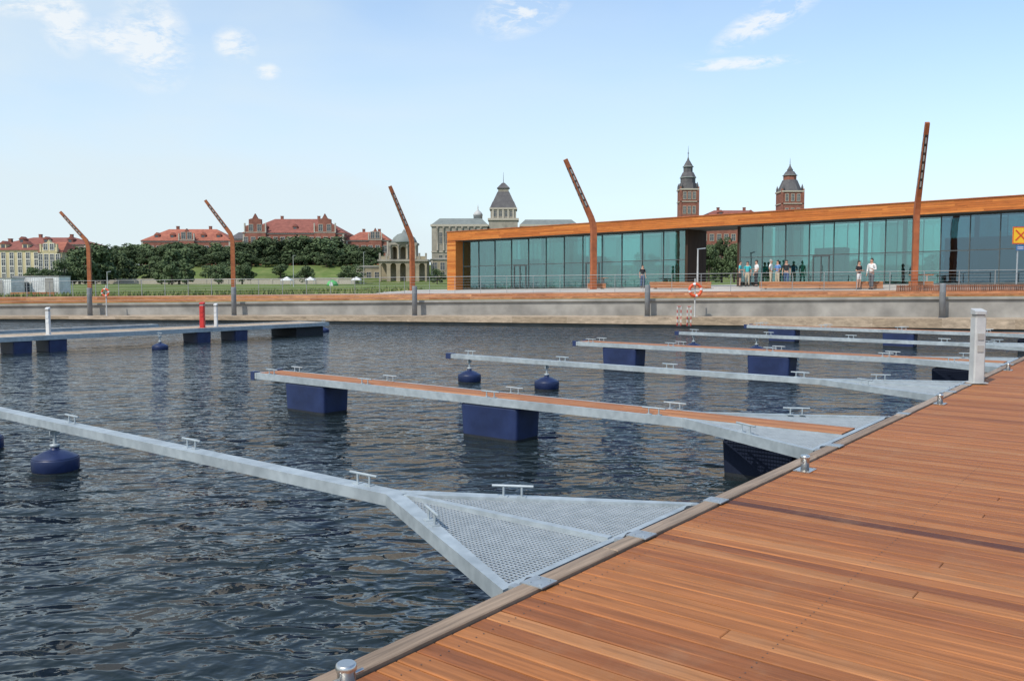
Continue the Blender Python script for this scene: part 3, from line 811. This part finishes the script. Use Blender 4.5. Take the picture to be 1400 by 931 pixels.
house('red_roofed_building','long brick building with low red roof between towers',66,91,303,16,8,25.0,BRICK,MAROOF,3.0,4,10,W2,dormers=2)
mu=thing('museum_building','wide sandstone museum block with long grey roof and stepped tower','museum',(-10,322,8))
m=MB()
m.box(-19.8,.8,0,20,0,15.0,0); m.box(-20.2,1.2,-.4,20.4,15.0,15.8,1); m.box(-20.0,1.0,-.2,20,5.5,5.9,1)
m.obj('wall',[STONE,TRIM],mu)
m=MB(); m.box(13.0,34.5,2,18,0,15.2,0); m.box(12.9,34.9,1.6,18.4,15.2,15.9,1); m.obj('wall',[STONE,TRIM],mu)
m=MB()
def hiproof(m,x0,x1,y0,y1,z0,h,inx,iny,mi=0):
    b=len(m.v); m.v+=[(x0,y0,z0),(x1,y0,z0),(x1,y1,z0),(x0,y1,z0),(x0+inx,y0+iny,z0+h),(x1-inx,y0+iny,z0+h),(x1-inx,y1-iny,z0+h),(x0+inx,y1-iny,z0+h)]
    for q in ((0,1,5,4),(1,2,6,5),(2,3,7,6),(3,0,4,7),(4,5,6,7)): m.face([b+i for i in q],mi)
hiproof(m,13,34.6,1.9,18.1,15.9,2.2,2,6); m.obj('roof',[COPPER],mu)
m=MB(); hiproof(m,-19.8,1.0,0,19.5,15.8,2.6,2.5,6); m.obj('roof',[COPPER],mu)
tw=MB(); c=6.75
tw.box(c-5.4,c+5.4,3,13.8,0,18.2,0); tw.box(c-5.8,c+5.8,2.6,14.2,17.5,18.3,1); tw.box(c-4.8,c+4.8,3.6,13.2,18.3,21.6,0); tw.box(c-5.2,c+5.2,3.2,13.6,21.6,22.2,1)
for k in range(5): tw.box(c-4.2+k*1.9,c-3.6+k*1.9,3.3,3.6,18.3,21.6,1)
tow=tw.obj('tower',[STONE,TRIM],mu)
m=MB(); hiproof(m,c-5.0,c+5.0,3.4,13.4,22.2,2.4,1.0,1.0); hiproof(m,c-3.9,c+3.9,4.5,12.3,24.6,3.8,1.7,1.7); m.box(c-2.0,c+2.0,6.4,10.4,28.4,29.8,1); hiproof(m,c-2.4,c+2.4,6.0,10.8,29.8,2.1,1.9,1.9); m.tube((c,8.4,31.9),(c,8.4,36),.14,.04,n=6)
m.obj('tower_roof',[SLATE,STONE],tow)
for k in range(4):
    mm_=win_mesh(1.0,2.2); place('window',mm_,tow,(c-3.0+k*2.0,3.59,18.9))
m=MB(); m.lathe([(1.7,0),(1.7,1.5),(1.9,1.6),(1.6,2.4),(1.0,3.1),(.4,3.5),(.2,3.9),(.2,4.6),(.02,5.8)],16,(-3,10,18.2)); m.obj('dome',[PEDM],mu)
col=MB(); col.lathe([(.42,0),(.42,.3),(.36,.4),(.32,8.2),(.42,8.4),(.45,8.9)],12); cme=col.mesh('column',[STONE])
for k in range(8): place('column',cme,mu,(-17.6+k*2.3,-.2,5.95))
W3=win_mesh(1.0,4.2)
for k in range(7):
    place('window',W3,mu,(-16.45+k*2.3,-.005,8.6)); place('window',W2,mu,(-16.45+k*2.3,-.005,2.2))
for k in range(8): place('window',W2,mu,(15+k*2.4,1.99,10.8))

pv=thing('stone_pavilion','domed sandstone pavilion with arches and columns above the embankment','pavilion',(-31.5,250,2.0))
m=MB()
def arched(m,x0,x1,y0,y1,z0,z1,n,mi=0):
    w_=(x1-x0)/n
    for i in range(n):
        a=x0+i*w_; pier=w_*.2
        m.box(a,a+pier,y0,y1,z0,z1,mi); m.box(a+w_-pier,a+w_,y0,y1,z0,z1,mi)
        xa,xb=a+pier,a+w_-pier; cx=(xa+xb)/2; rr=(xb-xa)/2; zs_=z1-rr-.5
        K=8; prev=None
        for k in range(K+1):
            g_=math.pi*k/K; q=(cx-rr*math.cos(g_),zs_+rr*math.sin(g_))
            if prev: m.hexa([(prev[0],y0,prev[1]),(q[0],y0,q[1]),(q[0],y1,q[1]),(prev[0],y1,prev[1]),(prev[0],y0,z1),(q[0],y0,z1),(q[0],y1,z1),(prev[0],y1,z1)],mi)
            prev=q
arched(m,-6.9,6.9,0,1,0,6.4,5); m.box(-6.9,6.9,4,8,0,6.4); m.box(-7.3,7.3,-.4,8.3,6.4,7.0,1)
arched(m,-3.8,3.8,.8,1.6,7.0,11.2,3); m.box(-3.8,-3.0,1.6,6,7.0,11.2); m.box(3.0,3.8,1.6,6,7.0,11.2); m.box(-3.0,3.0,4.5,5.3,7.0,11.2); m.box(-4.1,4.1,.5,6.5,11.2,11.8,1)
for x in (-6.9,6.4,-5.,4.5): m.box(x,x+.5,.1,.6,7.0,8.8,1)
m.box(-6.9,-4.0,.2,.5,7.0,7.9,0); m.box(4.0,6.9,.2,.5,7.0,7.9,0)
PST=mat('warm_sandstone',(.36,.30,.20),(.27,.225,.155),rough=.9,scale=.6,dirt=.12)
m.obj('wall',[PST,STONE],pv)
cp=MB(); cp.lathe([(.32,0),(.32,.2),(.25,.3),(.22,3.6),(.32,3.8),(.34,4.1)],12); cpm=cp.mesh('column',[STONE])
for x in (-3.7,-1.27,1.27,3.7): place('column',cpm,pv,(x,.45,7.03))
m=MB(); m.lathe([(3.8,0),(3.7,.5),(3.1,1.6),(2.0,2.5),(.7,2.9),(.45,3.4),(.02,4.1)],16,(0,3.5,11.8)); m.obj('dome',[COPPER],pv)
house('stone_stair_wall','sandstone terrace wall with arched openings on the embankment',-24,-17,256,6,2,9.2,PST,STONE,.4,2,3,W2,hip=True,cat='wall',chim=False)
house('stone_stair_wall','low sandstone terrace wall beside the domed pavilion',-46,-38.7,256,4,2,7.0,PST,STONE,.3,1,3,W2,hip=True,cat='wall',chim=False)

def brick_tower(px,half,zc,tiers,lab,spire_top):
    X=(px-700)*.2542
    r=thing('brick_tower',lab,'tower',(X,300,8))
    m=MB(); H=zc-8
    m.box(-half,half,0,2*half,0,H,0)
    for k in (-1,1):
        m.box(k*half-.35,k*half+.35,-.25,.4,0,H+.6,0)
    m.box(-half-.3,half+.3,-.3,2*half+.3,H-.5,H,1); m.box(-half-.25,half+.25,-.25,2*half+.25,H-4.6,H-4.3,1)
    for k in (-1,1):
        for y in (0,2*half): m.lathe([(.4,H),(.4,H+1.1),(.02,H+2.3)],8,(k*half*.9,y+.1 if y==0 else y-.1,0),2)
    m.obj('wall',[BRICK,TRIM,SLATE],r)
    wmh=win_mesh(.9,2.4)
    for zz in (H-3.6,H-8.5):
        for k in (-.5,.0,.5): place('window',wmh,r,(k*half*1.1,-.005,zz))
    m=MB()
    for (r0,za,r1,zb_,mi) in tiers: m.lathe([(r0,za-8),(r1,zb_-8)],8,(0,half,0),mi,False,ph=math.pi/8)
    m.tube((0,half,tiers[-1][3]-8),(0,half,spire_top-8),.13,.03,n=6,m=1)
    m.lathe([(.02,spire_top-10.8),(.3,spire_top-10.5),(.02,spire_top-10.2)],8,(0,half,0),1)
    m.obj('spire',[BRICK,SLATE,COPPER],r)
brick_tower(940.5,3.0,34.6,[(3.2,34.6,3.0,36.6,1),(2.6,36.6,2.6,38.4,1),(2.9,38.4,2.8,38.8,2),(2.7,38.8,1.9,40.4,1),(1.6,40.4,1.6,42.2,1),(2.0,42.2,1.8,42.5,2),(1.7,42.5,.6,44.4,1),(.5,44.4,.1,45.8,1)],'tall brick tower with tiered dark lantern and needle spire',49.5)
brick_tower(1080.5,3.6,33.9,[(4.2,33.9,2.5,37.8,1),(2.2,37.8,2.2,39.3,0),(2.6,39.3,2.5,39.5,2),(2.3,39.5,1.4,40.8,1),(1.0,40.8,1.0,41.5,1),(.9,41.5,.1,43.0,1)],'square brick tower with stepped dark pyramid roof and spire',45.5)

for (px0,px1,Y,h,lab) in ((-60,17,92,2.0,'grey and white site cabin beside the lawn'),(19,82,95,2.15,'long white site cabin beside the lawn')):
    xa=(px0-700)/1180*Y; xb=(px1-700)/1180*Y; zb=gz((xa+xb)/2,Y)
    r=thing('site_cabin',lab,'cabin',((xa+xb)/2,Y,zb),0,'white site cabins'); w_=(xb-xa)/2
    m=MB(); m.box(-w_,w_,0,2.5,.1,h); x=-w_+.1
    while x<w_-.1: m.box(x,x+.08,-.03,-.001,.2,h-.1); x+=.2
    m.box(-w_-.05,w_+.05,-.06,2.56,h,h+.1,1); m.obj('wall',[WHITE,CONC],r)
    place('window',W1,r,(-w_*.4,-.04,.35)).scale=(.8,1,.7)
    m=MB(); m.box(w_*.4,w_*.4+.9,-.07,-.032,.1,h-.15); m.obj('door',[CONC],r)
GREEN=mat('green_tent_fabric',(.10,.40,.12),(.08,.33,.1),rough=.7)
for (px,Y,s,kind) in ((455,190,1.3,0),(393,200,.8,1),(425,215,.75,1),(488,210,.75,1)):
    X=(px-700)/1180*Y
    if kind==0:
        r=thing('dome_tent','green and white dome tent pitched on the lawn','tent',(X,Y,gz(X,Y)))
        m=MB(); m.lathe([(s,0),(s*.95,s*.35),(s*.7,s*.7),(s*.35,s*.92),(.05,s)],16); m.obj('canopy',[GREEN],r)
        m=MB(); m.prism([(-.4,0),(.4,0),(.25,.8),(-.25,.8)],-s-.02,-s*.6); m.obj('entrance',[WHITE],r)
    else:
        r=thing('market_tent','small white peaked tent on the lawn','tent',(X,Y,gz(X,Y)),0,'white tents on the lawn')
        m=MB(); m.hexa([(-1.5*s,-1.5*s,1.5*s),(1.5*s,-1.5*s,1.5*s),(1.5*s,1.5*s,1.5*s),(-1.5*s,1.5*s,1.5*s),(-.1,-.1,2.4*s),(.1,-.1,2.4*s),(.1,.1,2.4*s),(-.1,.1,2.4*s)]); m.box(-1.5*s,1.5*s,-1.5*s,1.5*s,1.3*s,1.498*s); m.obj('canopy',[WHITE],r)
        for a in (-1,1):
            for c_ in (-1,1):
                m=MB(); m.tube((a*1.4*s,c_*1.4*s,0),(a*1.4*s,c_*1.4*s,1.3*s),.05,n=6); m.obj('pole',[GALV],r)
r=thing('garden_wall','long low pale stone wall at the foot of the embankment','wall',(-75,236,1.9))
m=MB(); m.box(-45,32,0,.5,0,1.3); m.box(-45.1,32.1,-.08,.58,1.3,1.5); x=-45
while x<32: m.box(x,x+.7,-.1,-.002,0,1.29); x+=6
m.obj('wall_body',[TRIM],r)

def pole(px,Y,top,lab):
    X=(px-700)/1180*Y; z=gz(X,Y)
    r=thing('light_pole',lab,'pole',(X,Y,z),0,'slim light poles'); H=2.4+(386-top)*Y/1180-z
    m=MB(); m.tube((0,0,0),(0,0,H),.07,.045,n=8); m.lathe([(.12,0),(.12,.06)],10); m.obj('mast',[PEDM],r)
    m=MB(); m.beam((-.05,0,H),(.5,0,H+.06),.12,.06); m.obj('lamp_head',[GALV],r)
pole(953,58,341,'slim white pole on the terrace'); pole(148,110,372,'slim white pole beside the lawn'); pole(402,180,350,'slim light pole on the lawn'); pole(498,240,345,'slim light pole by the embankment')

# ------------------------------------------------------------------ signs at right
Y=47.; X=(1388-700)/1180*Y
r=thing('waterway_sign','yellow waterway sign with red cross above small blue sign','sign',(X,Y,gz(X,Y)))
zt=2.4+75*Y/1180-gz(X,Y); zb=2.4+52*Y/1180-gz(X,Y)
m=MB(); m.tube((0,0,0),(0,0,zt),.04,n=10); m.obj('post',[GALV],r)
YEL=mat('sign_yellow',(.80,.48,.02),(.75,.44,.02),rough=.5); SBLUE=mat('sign_blue',(.05,.15,.36),(.04,.13,.32),rough=.5)
m=MB(); hw=.44; cx=.10; m.box(cx-hw,cx+hw,-.07,-.05,zb,zt,0)
zc=(zt+zb)/2; hh=(zt-zb)/2
for a in ((cx-hw,cx+hw,zt-.05,zt),(cx-hw,cx+hw,zb,zb+.05)): m.box(a[0],a[1],-.076,-.0705,a[2],a[3],1)
for a in ((cx-hw,cx-hw+.05),(cx+hw-.05,cx+hw)): m.box(a[0],a[1],-.076,-.0705,zb+.05,zt-.05,1)
m.beam((cx-.28,-.075,zc-hh*.62),(cx+.28,-.075,zc+hh*.62),.008,.075,1); m.beam((cx-.28,-.079,zc+hh*.62),(cx+.28,-.079,zc-hh*.62),.008,.075,1)
m.obj('sign_board',[YEL,mat('sign_red',(.60,.07,.02),(.55,.06,.015),rough=.5)],r)
m=MB(); m.box(-.12,.33,-.07,-.05,zb-.34,zb-.08,0); m.box(-.06,.27,-.075,-.0705,zb-.27,zb-.24,1); m.box(-.06,.27,-.075,-.0705,zb-.19,zb-.16,1); m.obj('lower_board',[SBLUE,WHITE],r)

# ------------------------------------------------------------------ trees
def tree_mesh(seed,H,Wd,leafs=2200,ls=.29):
    rr=random.Random(seed); m=MB()
    cl_=[]
    nC=rr.randint(18,26)
    for i in range(nC):
        a=rr.uniform(0,6.283); rad_=Wd*.5*math.sqrt(rr.random())*.85; zf=rr.uniform(.14,.93)
        env=math.sin(math.pi*min(1,(zf-.02)/1.02))**.6
        cl_.append((math.cos(a)*rad_*env,math.sin(a)*rad_*env,H*zf,Wd*rr.uniform(.12,.22)))
    for i in range(leafs):
        c=cl_[rr.randrange(nC)]
        while True:
            d=Vector((rr.uniform(-1,1),rr.uniform(-1,1),rr.uniform(-1,1)))
            if .3<d.length<1: break
        d=d.normalized()*(d.length**.4)*rr.uniform(.9,1.15)
        p_=Vector((c[0]+d.x*c[3],c[1]+d.y*c[3],c[2]+d.z*c[3]*.85))
        nrm=(d+Vector((rr.uniform(-.7,.7),rr.uniform(-.7,.7),rr.uniform(-.5,.9)))).normalized()
        a=nrm.orthogonal().normalized(); b_=nrm.cross(a); s_=ls*rr.uniform(.6,1.4)
        k=len(m.v)
        m.v+=[tuple(p_+a*s_),tuple(p_+b_*s_*.8),tuple(p_-a*s_),tuple(p_-b_*s_*.8)]
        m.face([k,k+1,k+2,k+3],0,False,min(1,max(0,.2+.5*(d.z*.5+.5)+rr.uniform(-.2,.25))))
    t=MB(); t.tube((0,0,-.4),(0.1,0,H*.35),Wd*.045,Wd*.032,n=8); t.tube((.1,0,H*.35),(0,.1,H*.75),Wd*.032,Wd*.01,n=7)
    for c in cl_[:7]: t.tube((.08,0,H*rr.uniform(.25,.45)),(c[0],c[1],c[2]),Wd*.018,Wd*.005,n=5)
    return m.mesh('crown',[LEAF]),t.mesh('trunk',[BARK])
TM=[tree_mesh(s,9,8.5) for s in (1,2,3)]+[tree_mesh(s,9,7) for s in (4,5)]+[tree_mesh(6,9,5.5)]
def tree(X,Y,h,k=None,w=1.0,lab='broad dark green tree in full leaf'):
    q=TM[R.randrange(len(TM)) if k is None else k]; s=h/9.
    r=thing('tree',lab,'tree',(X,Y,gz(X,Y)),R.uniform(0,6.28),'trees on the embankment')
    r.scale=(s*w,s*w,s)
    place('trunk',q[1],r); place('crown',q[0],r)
def treepx(px,top,Y,w=1.0,**k):
    X=(px-700)/1180*Y; h=2.4+(386-top)*Y/1180-gz(X,Y); tree(X,Y,h,w=w,**k)
px=98
while px<522:
    base=337 if px<190 else (334 if px<330 else (326 if px<470 else 334))
    treepx(px+R.uniform(-3,3),base+R.uniform(-3,8),R.uniform(284,294),w=R.uniform(1.4,1.8)); px+=R.uniform(6,10)
px=100
while px<516:
    treepx(px,R.uniform(343,356),R.uniform(272,281),w=1.7)
    px+=R.uniform(7,12)
px=190
while px<512:
    if R.random()<.6: treepx(px,R.uniform(356,370),R.uniform(240,260),w=1.5)
    px+=R.uniform(9,18)
for px,top,Y in ((110,340,228),(128,334,225),(145,342,230),(103,352,220),(48,366,200),(232,349,222),(246,340,226),(256,354,221),(222,358,224),(162,347,240),(178,352,240),(68,368,205),(90,356,215),(118,350,212),(598,368,240),(236,362,205),(420,364,225),(332,362,220),(300,364,222)):
    treepx(px,top,Y,w=1.15)
for px,top,Y in ((968,336,125),(986,326,128),(1003,334,122)): treepx(px,top,Y,w=.8)
for px in range(620,1420,26):
    treepx(px+R.uniform(-8,8),R.uniform(346,364),R.uniform(150,230),w=1.2)

# ------------------------------------------------------------------ people
SKIN=mat('skin',(.50,.29,.20),(.45,.25,.17),rough=.6)
HAIRM=mat('dark_hair',(.05,.03,.02),(.03,.02,.015),rough=.7)
HAIRG=mat('grey_hair',(.35,.32,.28),(.28,.26,.24),rough=.7)
def cloth(n,c): return mat(n,c,tuple(x*.8 for x in c),rough=.85,scale=8)
CL={'teal':cloth('teal_cloth',(.05,.42,.45)),'white':cloth('white_cloth',(.75,.75,.73)),'black':cloth('black_cloth',(.025,.025,.03)),
 'jeans':cloth('denim',(.06,.10,.20)),'beige':cloth('beige_cloth',(.5,.42,.3)),'blue':cloth('blue_cloth',(.12,.25,.5)),'grey':cloth('grey_cloth',(.12,.13,.14))}
def skin_obj(name,verts,edges,radii,material,parent,sub=1):
    me=bpy.data.meshes.new(name); me.from_pydata(verts,edges,[]); me.materials.append(material)
    o=bpy.data.objects.new(name,me); COL.objects.link(o)
    o.modifiers.new('Skin','SKIN'); 
    sv=me.skin_vertices[0].data
    for i,r_ in enumerate(radii):
        r_=r_ if isinstance(r_,tuple) else (r_,r_); sv[i].radius=r_; sv[i].use_root=(i==0)
    s_=o.modifiers.new('Sub','SUBSURF'); s_.levels=sub; s_.render_levels=sub
    dg=bpy.context.evaluated_depsgraph_get(); nm=bpy.data.meshes.new_from_object(o.evaluated_get(dg))
    nm.name=name
    for p_ in nm.polygons: p_.use_smooth=True
    if not nm.materials: nm.materials.append(material)
    bpy.data.objects.remove(o)
    return place(name,nm,parent)
def person(px,Y,h,face,top,bot,lab,shorts=False,stride=.0,arms='down',hair=HAIRM,female=False,short_sleeve=True):
    X=(px-700)/1180*Y
    r=thing('person',lab,'person',(X,Y,gz(X,Y)+.03),rad(face),'people on the terrace'); s=h/1.75; r.scale=(s,s,s)
    sw=.19 if not female else .165
    st=stride
    V=[(0,0,.95),(0,.0,1.12),(0,.01,1.32),(0,.015,1.44),(0,.0,1.52),(0,-.015,1.60),(0,-.01,1.69)]
    E=[(0,1),(1,2),(2,3),(3,4),(4,5),(5,6)]
    Rr=[(.13,.10),(.125,.09),(.155,.10),(.10,.07),(.052,.055),(.078,.09),(.062,.08)]
    def add(p_,r_,fr): V.append(p_); Rr.append(r_); E.append((fr,len(V)-1)); return len(V)-1
    add((0,-.118,1.60),.012,5)
    for sg in (-1,1): add((sg*.088,0,1.60),.014,5)
    legs=[]
    for sg in (-1,1):
        f_=sg*st
        a=add((sg*.09,0,.88),.088,0); k=add((sg*.10,-f_*.5-.02,.50),.056,a); an=add((sg*.105,-f_+.02,.09),.036,k); to=add((sg*.12,-f_-.13,.035),.035,an)
        legs.append((a,k,an,to))
    arms_=[]
    for sg in (-1,1):
        sh=add((sg*sw,.01,1.40),.055,3)
        if arms=='down' or (arms=='one' and sg<0): el=(sg*(sw+.05),.03,1.12); wr=(sg*(sw+.06),-.04,.88); hd=(sg*(sw+.06),-.06,.80)
        elif arms=='bent' or arms=='one': el=(sg*(sw+.06),.02,1.12); wr=(sg*(sw-.02),-.2,1.14); hd=(sg*(sw-.06),-.27,1.17)
        else: el=(sg*(sw+.08),.06,1.14); wr=(sg*(.14),-.02,.98); hd=(sg*.11,-.07,.95)
        e=add(el,.040,sh); w_=add(wr,.027,e); hh_=add(hd,(.035,.018),w_)
        dd=(Vector(hd)-Vector(wr)).normalized()
        side=Vector((0,1,0)) if abs(dd.z)>.6 else Vector((1,0,0))
        for q in range(4):
            b_=Vector(hd)+side*(q-1.5)*.02+dd*.05; f1=add(tuple(b_),.009,hh_); add(tuple(b_+dd*(.03+.006*(q in (1,2)))+Vector((-sg*.008,0,0))),.0075,f1)
        tb=Vector(hd)-side*.045+dd*.01; t1=add(tuple(tb),.011,hh_); add(tuple(tb+dd*.03-side*.008),.009,t1)
        arms_.append((sh,el,wr))
    skin_obj('body',V,E,Rr,SKIN,r)
    v=[(0,0,.94),(0,0,1.12),(0,.01,1.32),(0,.012,1.43),(0,.01,1.47)]; e=[(0,1),(1,2),(2,3),(3,4)]; q=[(.15,.118),(.145,.11),(.172,.118),(.115,.088),(.07,.07)]
    for sg,(sh,el,wr) in zip((-1,1),arms_):
        v.append((sg*sw,.01,1.40)); q.append(.072); e.append((3,len(v)-1)); a=len(v)-1
        el=Vector(el); m_=Vector((sg*sw,.01,1.40)).lerp(el,.75 if short_sleeve else 1.0); v.append(tuple(m_)); q.append(.06); e.append((a,len(v)-1))
        if not short_sleeve: v.append(tuple(el.lerp(Vector(wr),.92))); q.append(.042); e.append((len(v)-2,len(v)-1))
    skin_obj('shirt',v,e,q,top,r)
    v=[(0,0,1.0),(0,0,.92)]; e=[(0,1)]; q=[(.152,.118),(.158,.125)]
    for sg,(a,k,an,to) in zip((-1,1),legs):
        v.append((sg*.09,0,.85)); q.append(.103); e.append((1,len(v)-1)); a_=len(v)-1
        K=Vector(V[k]); A=Vector(V[an])
        if shorts: v.append(tuple(Vector(V[a]).lerp(K,.85))); q.append(.082); e.append((a_,len(v)-1))
        else:
            v.append(tuple(K)); q.append(.073); e.append((a_,len(v)-1)); v.append(tuple(K.lerp(A,.95))); q.append(.058); e.append((len(v)-2,len(v)-1))
    skin_obj('trousers' if not shorts else 'shorts',v,e,q,bot,r)
    for (a,k,an,to) in legs:
        A=Vector(V[an]); m=MB(); m.lathe([(.045,0),(.055,.02),(.05,.06),(.035,.09)],12,(A.x,A.y-.06,0),sx=.95,sy=2.4); m.obj('shoe',[CL['black']],r)
    m=MB(); m.lathe([(.088,1.60),(.098,1.64),(.094,1.70),(.07,1.75),(.03,1.775)],14,(0,.022,0),sx=.88,sy=1.0)
    if female: m.lathe([(.05,1.44),(.075,1.5),(.08,1.6)],12,(0,.06,0),sy=.6)
    m.obj('hair',[hair],r)
    for sg in (-1,1):
        m=MB(); m.lathe([(.002,-.008),(.009,0),(.002,.008)],8,(sg*.032,-.093,1.625)); m.obj('eye',[BLACK],r)
person(878,63,1.66,20,CL['black'],CL['jeans'],'person in dark shirt and jeans standing by the railing')
person(1011,58.4,1.74,70,CL['teal'],CL['black'],'man in teal shirt and dark shorts standing in a group',shorts=True,arms='bent')
person(1021,59.2,1.70,-30,CL['teal'],CL['beige'],'person in teal top and beige trousers standing in a group')
person(1033,58.2,1.76,-80,CL['white'],CL['black'],'man in white shirt and dark trousers talking in a group',arms='one')
person(1053,58.6,1.80,60,CL['white'],CL['beige'],'man in white shirt and beige trousers with hands at waist',arms='hips',hair=HAIRG)
person(1062,58.0,1.72,-60,CL['blue'],CL['beige'],'person in blue shirt and beige trousers standing in a group',arms='bent')
person(1074,57.6,1.72,-20,CL['black'],CL['jeans'],'person in black top and jeans standing in a group',stride=.12)
person(1173,51.0,1.66,25,CL['black'],CL['white'],'woman in black top and white shorts standing on the terrace',shorts=True,female=True,arms='bent')
person(1190,50.6,1.80,-50,CL['white'],CL['grey'],'man in white shirt and grey trousers with one arm bent',arms='one',short_sleeve=False,stride=.1)

# ------------------------------------------------------------------ sky, sun, camera
sd=Vector((-.50,-.62,0)).normalized(); EL=rad(50)
sd=Vector((sd.x*math.cos(EL),sd.y*math.cos(EL),math.sin(EL)))
w=bpy.data.worlds.new('World'); scene.world=w; w.use_nodes=True
nt=w.node_tree; N=nt.nodes; L=nt.links
bg=N['Background']; bg.inputs['Strength'].default_value=.15
sky=N.new('ShaderNodeTexSky'); sky.sky_type='NISHITA'; sky.sun_disc=False; sky.sun_elevation=EL; sky.sun_rotation=math.atan2(sd.x,sd.y)%(2*math.pi)
sky.air_density=1.0; sky.dust_density=.7; sky.ozone_density=1.6
tc=N.new('ShaderNodeTexCoord')
def M(op,a,b_=None,c=None):
    n=N.new('ShaderNodeMath'); n.operation=op
    for i,x in enumerate((a,b_,c)):
        if x is None: continue
        if isinstance(x,(int,float)): n.inputs[i].default_value=x
        else: L.new(x,n.inputs[i])
    return n.outputs[0]
def blob(px,py,sx,sz,rot=0):
    yy=(465.5-py)/1180; d=Vector(((px-700)/1180,.9977+.0672*yy,-.0672+.9977*yy)).normalized()
    s=N.new('ShaderNodeVectorMath'); s.operation='SUBTRACT'; L.new(tc.outputs['Generated'],s.inputs[0]); s.inputs[1].default_value=d
    mp=N.new('ShaderNodeMapping'); mp.vector_type='POINT'; mp.inputs['Rotation'].default_value=(0,rot,0); L.new(s.outputs[0],mp.inputs['Vector'])
    k=N.new('ShaderNodeVectorMath'); k.operation='MULTIPLY'; k.inputs[1].default_value=(1/sx,1/.25,1/sz); L.new(mp.outputs[0],k.inputs[0])
    l=N.new('ShaderNodeVectorMath'); l.operation='LENGTH'; L.new(k.outputs[0],l.inputs[0])
    return M('MAXIMUM',M('SUBTRACT',1.0,l.outputs['Value']),0.0)
bs=[blob(208,58,.040,.055),blob(90,32,.024,.034),blob(155,52,.03,.02),blob(715,14,.060,.028,.3),blob(1050,25,.068,.018,.45),blob(1015,87,.07,.008),blob(322,62,.024,.020),blob(365,98,.016,.010),blob(20,0,.05,.018)]
tot=bs[0]
for b_ in bs[1:]: tot=M('MAXIMUM',tot,b_)
nz=N.new('ShaderNodeTexNoise'); nz.inputs['Scale'].default_value=34; nz.inputs['Detail'].default_value=9; nz.inputs['Roughness'].default_value=.66; nz.inputs['Distortion'].default_value=.35
mpn=N.new('ShaderNodeMapping'); mpn.inputs['Rotation'].default_value=(0,.5,0); mpn.inputs['Scale'].default_value=(.8,1,1.9)
L.new(tc.outputs['Generated'],mpn.inputs['Vector']); L.new(mpn.outputs[0],nz.inputs['Vector'])
cm_=M('MULTIPLY',M('POWER',tot,1.0),M('MAXIMUM',M('MULTIPLY',M('SUBTRACT',nz.outputs['Fac'],.40),8.0),0.0))
cm_=M('MINIMUM',cm_,.75)
n2=N.new('ShaderNodeTexNoise'); n2.inputs['Scale'].default_value=2.6; n2.inputs['Detail'].default_value=7; n2.inputs['Distortion'].default_value=.3
mp=N.new('ShaderNodeMapping'); mp.inputs['Scale'].default_value=(1,1,3.2); L.new(tc.outputs['Generated'],mp.inputs['Vector']); L.new(mp.outputs[0],n2.inputs['Vector'])
sp=N.new('ShaderNodeSeparateXYZ'); L.new(tc.outputs['Generated'],sp.inputs[0])
lf=M('MULTIPLY_ADD',sp.outputs['X'],-.5,.28)
hz=M('MULTIPLY',M('POWER',M('MAXIMUM',M('SUBTRACT',1.0,M('MULTIPLY',M('ABSOLUTE',sp.outputs['Z']),2.2)),0),1.8),.85)
veil=M('MAXIMUM',M('MULTIPLY',M('MULTIPLY_ADD',n2.outputs['Fac'],2.6,-.5),M('MAXIMUM',lf,0)),0)
vz=M('MINIMUM',M('MAXIMUM',M('ADD',veil,hz),0),.92)
tn=N.new('ShaderNodeVectorMath'); tn.operation='MULTIPLY'; tn.inputs[1].default_value=(1.28,1.40,1.46); L.new(sky.outputs[0],tn.inputs[0])
m1=N.new('ShaderNodeMix'); m1.data_type='RGBA'; m1.inputs[7].default_value=(4.95,5.7,6.1,1); L.new(vz,m1.inputs[0]); L.new(tn.outputs[0],m1.inputs[6])
m2=N.new('ShaderNodeMix'); m2.data_type='RGBA'; m2.inputs[7].default_value=(6.2,6.4,6.5,1); L.new(cm_,m2.inputs[0]); L.new(m1.outputs[2],m2.inputs[6])
L.new(m2.outputs[2],bg.inputs['Color'])
sl=bpy.data.lights.new('sun','SUN'); sl.energy=3.7; sl.angle=rad(.5); sl.color=(1,.94,.85)
so=bpy.data.objects.new('sun',sl); so.rotation_euler=sd.to_track_quat('Z','Y').to_euler(); COL.objects.link(so)
cd=bpy.data.cameras.new('camera'); cd.sensor_width=36; cd.lens=1180/1400*36; cd.clip_end=6000; cd.clip_start=.05
co=bpy.data.objects.new('camera',cd); co.location=(0,0,CAMZ); co.rotation_euler=(rad(90-3.854),0,0); COL.objects.link(co)
scene.camera=co
